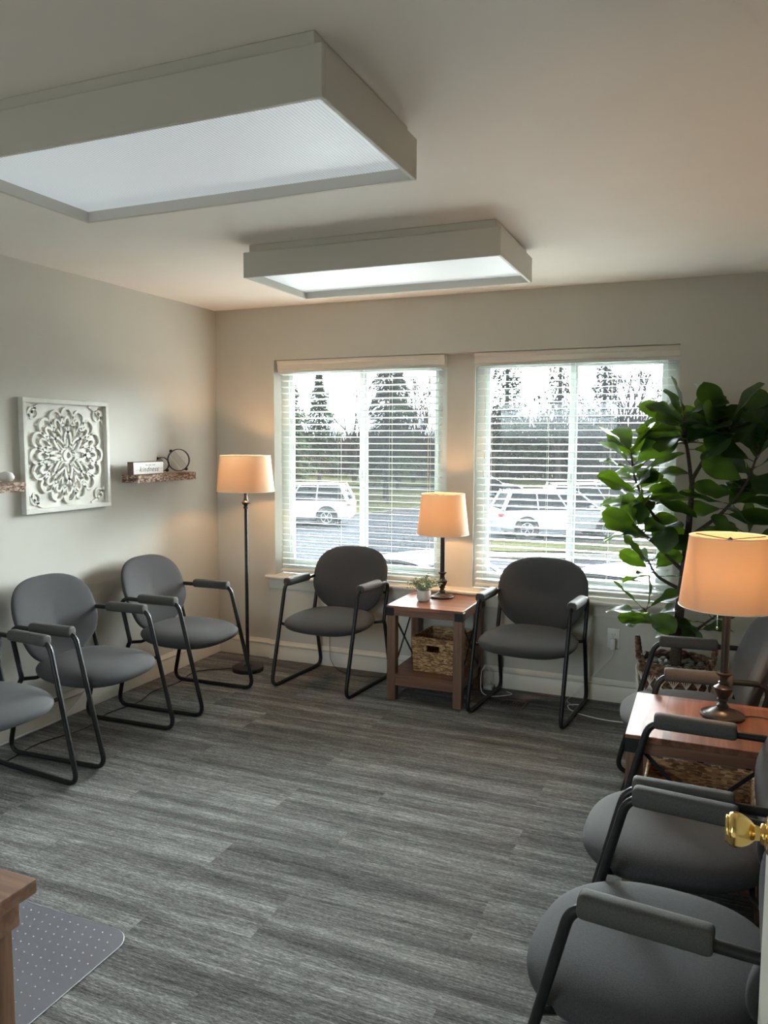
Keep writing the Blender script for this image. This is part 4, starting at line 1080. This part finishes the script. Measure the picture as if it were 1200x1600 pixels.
    for s_ in (-1, 1):
        obj('tail_light', MB().box(-Lh-.01, -Lh+.30, s_*Wh*.80-.10, s_*Wh*.80+.10, belt-.24, belt-.12, .03, 2), 'tail_red', root)
        obj('headlight', MB().box(Lh-.33, Lh-.04, s_*Wh*.74-.11, s_*Wh*.74+.11, belt-.36, belt-.26, .03, 2), 'head_lens', root)
        obj('mirror', MB().box(.72, .86, s_*(Wh+.07)-.10, s_*(Wh+.07)+.10, belt+.0, belt+.14, .03, 2), paint, root)
    return root
make_car('white SUV parked broadside beyond the grass strip, seen through the right window', 'car_white', (-1.55, 22.9, G), math.radians(28))
make_car('white van-like SUV half hidden behind the broadside SUV in the right window', 'car_white', (-.9, 28.2, G), math.radians(24))
make_car('dark sedan far back at the left side of the right window', 'car_dark', (-9.3, 40.5, G), math.radians(30), 'sedan')
make_car('white SUV seen from its rear corner through the left window', 'car_white', (-12.0, 22.7, G), math.radians(197))
make_car('white car parked close under the left window, only hood and glass in view', 'car_white', (-1.0, 8.1, G), math.radians(66), 'sedan')
make_car('white car parked close under the right window behind the leafy plant', 'car_white', (2.3, 8.0, G), math.radians(72), 'sedan')
make_car('blue car behind the leafy plant at the right side of the right window', 'car_blue', (4.6, 31.5, G), math.radians(24))

def tubetree(mb, p, d, ln, r, depth, rr, spread, up):
    n = 2 if depth > 1 else 1
    pts = [p]; 
    for k in range(n):
        d = (d+Vector((rr.uniform(-.14, .14), rr.uniform(-.14, .14), up))).normalized(); p = p+d*ln/n; pts.append(p)
    mb.tube(pts, [max(r*(1-.4*k/n), .012) for k in range(n+1)], 5 if depth > 3 else 3, caps=False)
    if depth == 0: return
    for k in range(3 if depth > 1 else 4):
        ax = d.orthogonal(); ax.rotate(Matrix.Rotation(rr.uniform(0, 2*PI), 3, d)); a_ = rr.uniform(.25, spread)
        dd = d.copy(); dd.rotate(Matrix.Rotation(a_, 3, ax)); q = pts[-1] if k < 2 else pts[-2]+(pts[-1]-pts[-2])*rr.uniform(.2, .9)
        tubetree(mb, q, dd, ln*rr.uniform(.62, .82), r*.58, depth-1, rr, spread, up)
def bare_tree(seed, h_, spread=.75, name='bare_tree'):
    rr = random.Random(seed); root = empty(name, (0, 0, G), 0, '', 'tree', None)
    tk = MB(); tk.tube([(0, 0, 0), (.03*h_*.2, 0, h_*.15), (0, .02*h_*.2, h_*.30)], [h_*.022, h_*.017, h_*.015], 8); obj('trunk', tk, 'bark_out', root)
    br = MB()
    for k in range(4):
        a_ = k*1.7+rr.uniform(-.3, .3); d = Vector((math.cos(a_)*.45, math.sin(a_)*.45, 1)).normalized()
        tubetree(br, Vector((0, 0, h_*(.22+.02*k))), d, h_*.20, h_*.010, 4, rr, spread, .06)
    obj('branches', br, 'bark_out', root, fix=False); return root
def evergreen(seed, h_, w_, name='evergreen_tree'):
    rr = random.Random(seed); root = empty(name, (0, 0, G), 0, '', 'tree', None)
    obj('trunk', MB().tube([(0, 0, 0), (0, 0, h_*.9)], [h_*.02, h_*.004], 8), 'bark_out', root)
    fo = MB()
    for i in range(7000):
        t = rr.random()**.8; z = h_*(.10+.90*t); R = w_*(1-t)**.85*(.75+.25*math.sin(z*4)); a_ = rr.uniform(0, 2*PI); r = R*rr.uniform(.45, 1.05)
        c = Vector((r*math.cos(a_), r*math.sin(a_), z)); d = Vector((math.cos(a_), math.sin(a_), rr.uniform(-.7, .1))).normalized(); s_ = Vector((-math.sin(a_), math.cos(a_), rr.uniform(-.4, .4))).normalized()
        l_ = rr.uniform(.16, .38)*w_/3; fo.add([c-s_*l_*.25, c+s_*l_*.25, c+d*l_+s_*l_*.1, c+d*l_-s_*l_*.1], [(0, 1, 2, 3)])
    obj('foliage', fo, 'needles', root, fix=False); return root
def spread_copies(protos, spots, labels, group):
    for i, (x, y, s_, k) in enumerate(spots):
        pr = protos[k]; o = pr if not pr.get('used') else copy_tree(pr)
        pr['used'] = 1; o['used'] = 1
        o.location = (x, y, G); o.scale = (s_, s_, s_); o.rotation_euler = (0, 0, i*1.3)
        o['label'] = labels[i] if isinstance(labels, list) else labels; o['group'] = group
    for pr in protos:
        pass
bt = [bare_tree(1, 9), bare_tree(2, 10, .6), bare_tree(4, 8.5, .9)]
et = [evergreen(1, 8.5, 2.4), evergreen(2, 11, 2.3)]
spread_copies(et, [(-17.5, 31.5, .85, 0), (-20.5, 37, .95, 0), (-13.6, 36, 1.0, 0), (-16.0, 44, 1.0, 0), (-11.6, 56, 1.3, 1), (-8.2, 60, 1.35, 1), (-4.8, 61, 1.2, 1), (-24, 48, 1.0, 0)],
   ['dark evergreen tree standing on the lawn behind the white SUV in the left window', 'evergreen tree further back at the left edge of the left window', 'evergreen tree to the right of the middle bar of the left window', 'evergreen tree deep behind the lawn in the left window',
    'tall pointed evergreen left of the middle bar of the right window', 'tall evergreen behind the middle bar of the right window', 'evergreen just right of the middle bar of the right window', 'distant evergreen at the far left of the left window'], 'evergreens beyond the parking lot')
lab = 'leafless tree among the bare trees beyond the parking lot'
spread_copies(bt, [(-12.0, 32.4, .55, 0), (-22, 50, 1.0, 1), (-28, 53, 1.1, 2), (-17.5, 51, .9, 0), (-10.3, 47, 1.0, 2), (-6.5, 50, 1.05, 0), (-2.5, 52, 1.1, 1), (1.5, 54, 1.1, 2), (5.5, 56, 1.1, 0), (-14, 58, 1.25, 1), (-2.8, 63, 1.3, 0), (2.8, 66, 1.3, 1), (8, 66, 1.3, 2), (-21, 62, 1.3, 0)],
   ['small leafless tree at the lawn kerb in the left window'] + [lab]*13, 'leafless trees beyond the parking lot')
for o in list(bpy.data.objects):
    if o.get('used'): del o['used']
# winter thicket (nobody could count its twigs)
th = MB(); rr = random.Random(9)
def twigs(x0, x1, y0, y1, n, hh):
    for i in range(n):
        x = rr.uniform(x0, x1); y = y0+(y1-y0)*(x-x0)/(x1-x0)+rr.uniform(-3, 3); z = rr.uniform(0, hh)*rr.random()**.4
        d = Vector((rr.uniform(-.5, .5), rr.uniform(-.3, .3), 1)).normalized()*rr.uniform(1.0, 2.2); s_ = Vector((rr.uniform(.03, .09), 0, 0)); p = Vector((x, y, G+z))
        th.add([p-s_, p+s_, p+d+s_*.4, p+d-s_*.4], [(0, 1, 2, 3)])
twigs(-16, 12, 62, 74, 9000, 5.0)
twigs(-45, -14, 60, 62, 5000, 3.5)
o = obj('winter_thicket', th, 'brush', fix=False); tag(o, 'tangled brown winter thicket along the far side of the lawn', 'bushes', None, 'stuff')
# a low house far off
hs = empty('house', (-38, 51, G), math.radians(12), 'low house with a reddish roof behind the trees in the left window', 'house')
M['house_wall'] = noisy('house_siding', (.18, .15, .12), (.22, .18, .15), 1, .8); M['house_roof'] = noisy('house_roof', (.09, .05, .04), (.12, .07, .055), 1, .9)
obj('wall', MB().box(-8, 8, -4, 4, 0, 2.9), 'house_wall', hs)
obj('roof', MB().prism([(-4.6, 2.8), (4.6, 2.8), (0, 5.2)], -8.5, 8.5, lambda a, b, c: (c, a, b)), 'house_roof', hs)
for x in (-5, -1.5, 2, 5.5): obj('window', MB().box(x-.6, x+.6, -4.05, -3.98, 1.0, 2.2), 'car_glass', hs)
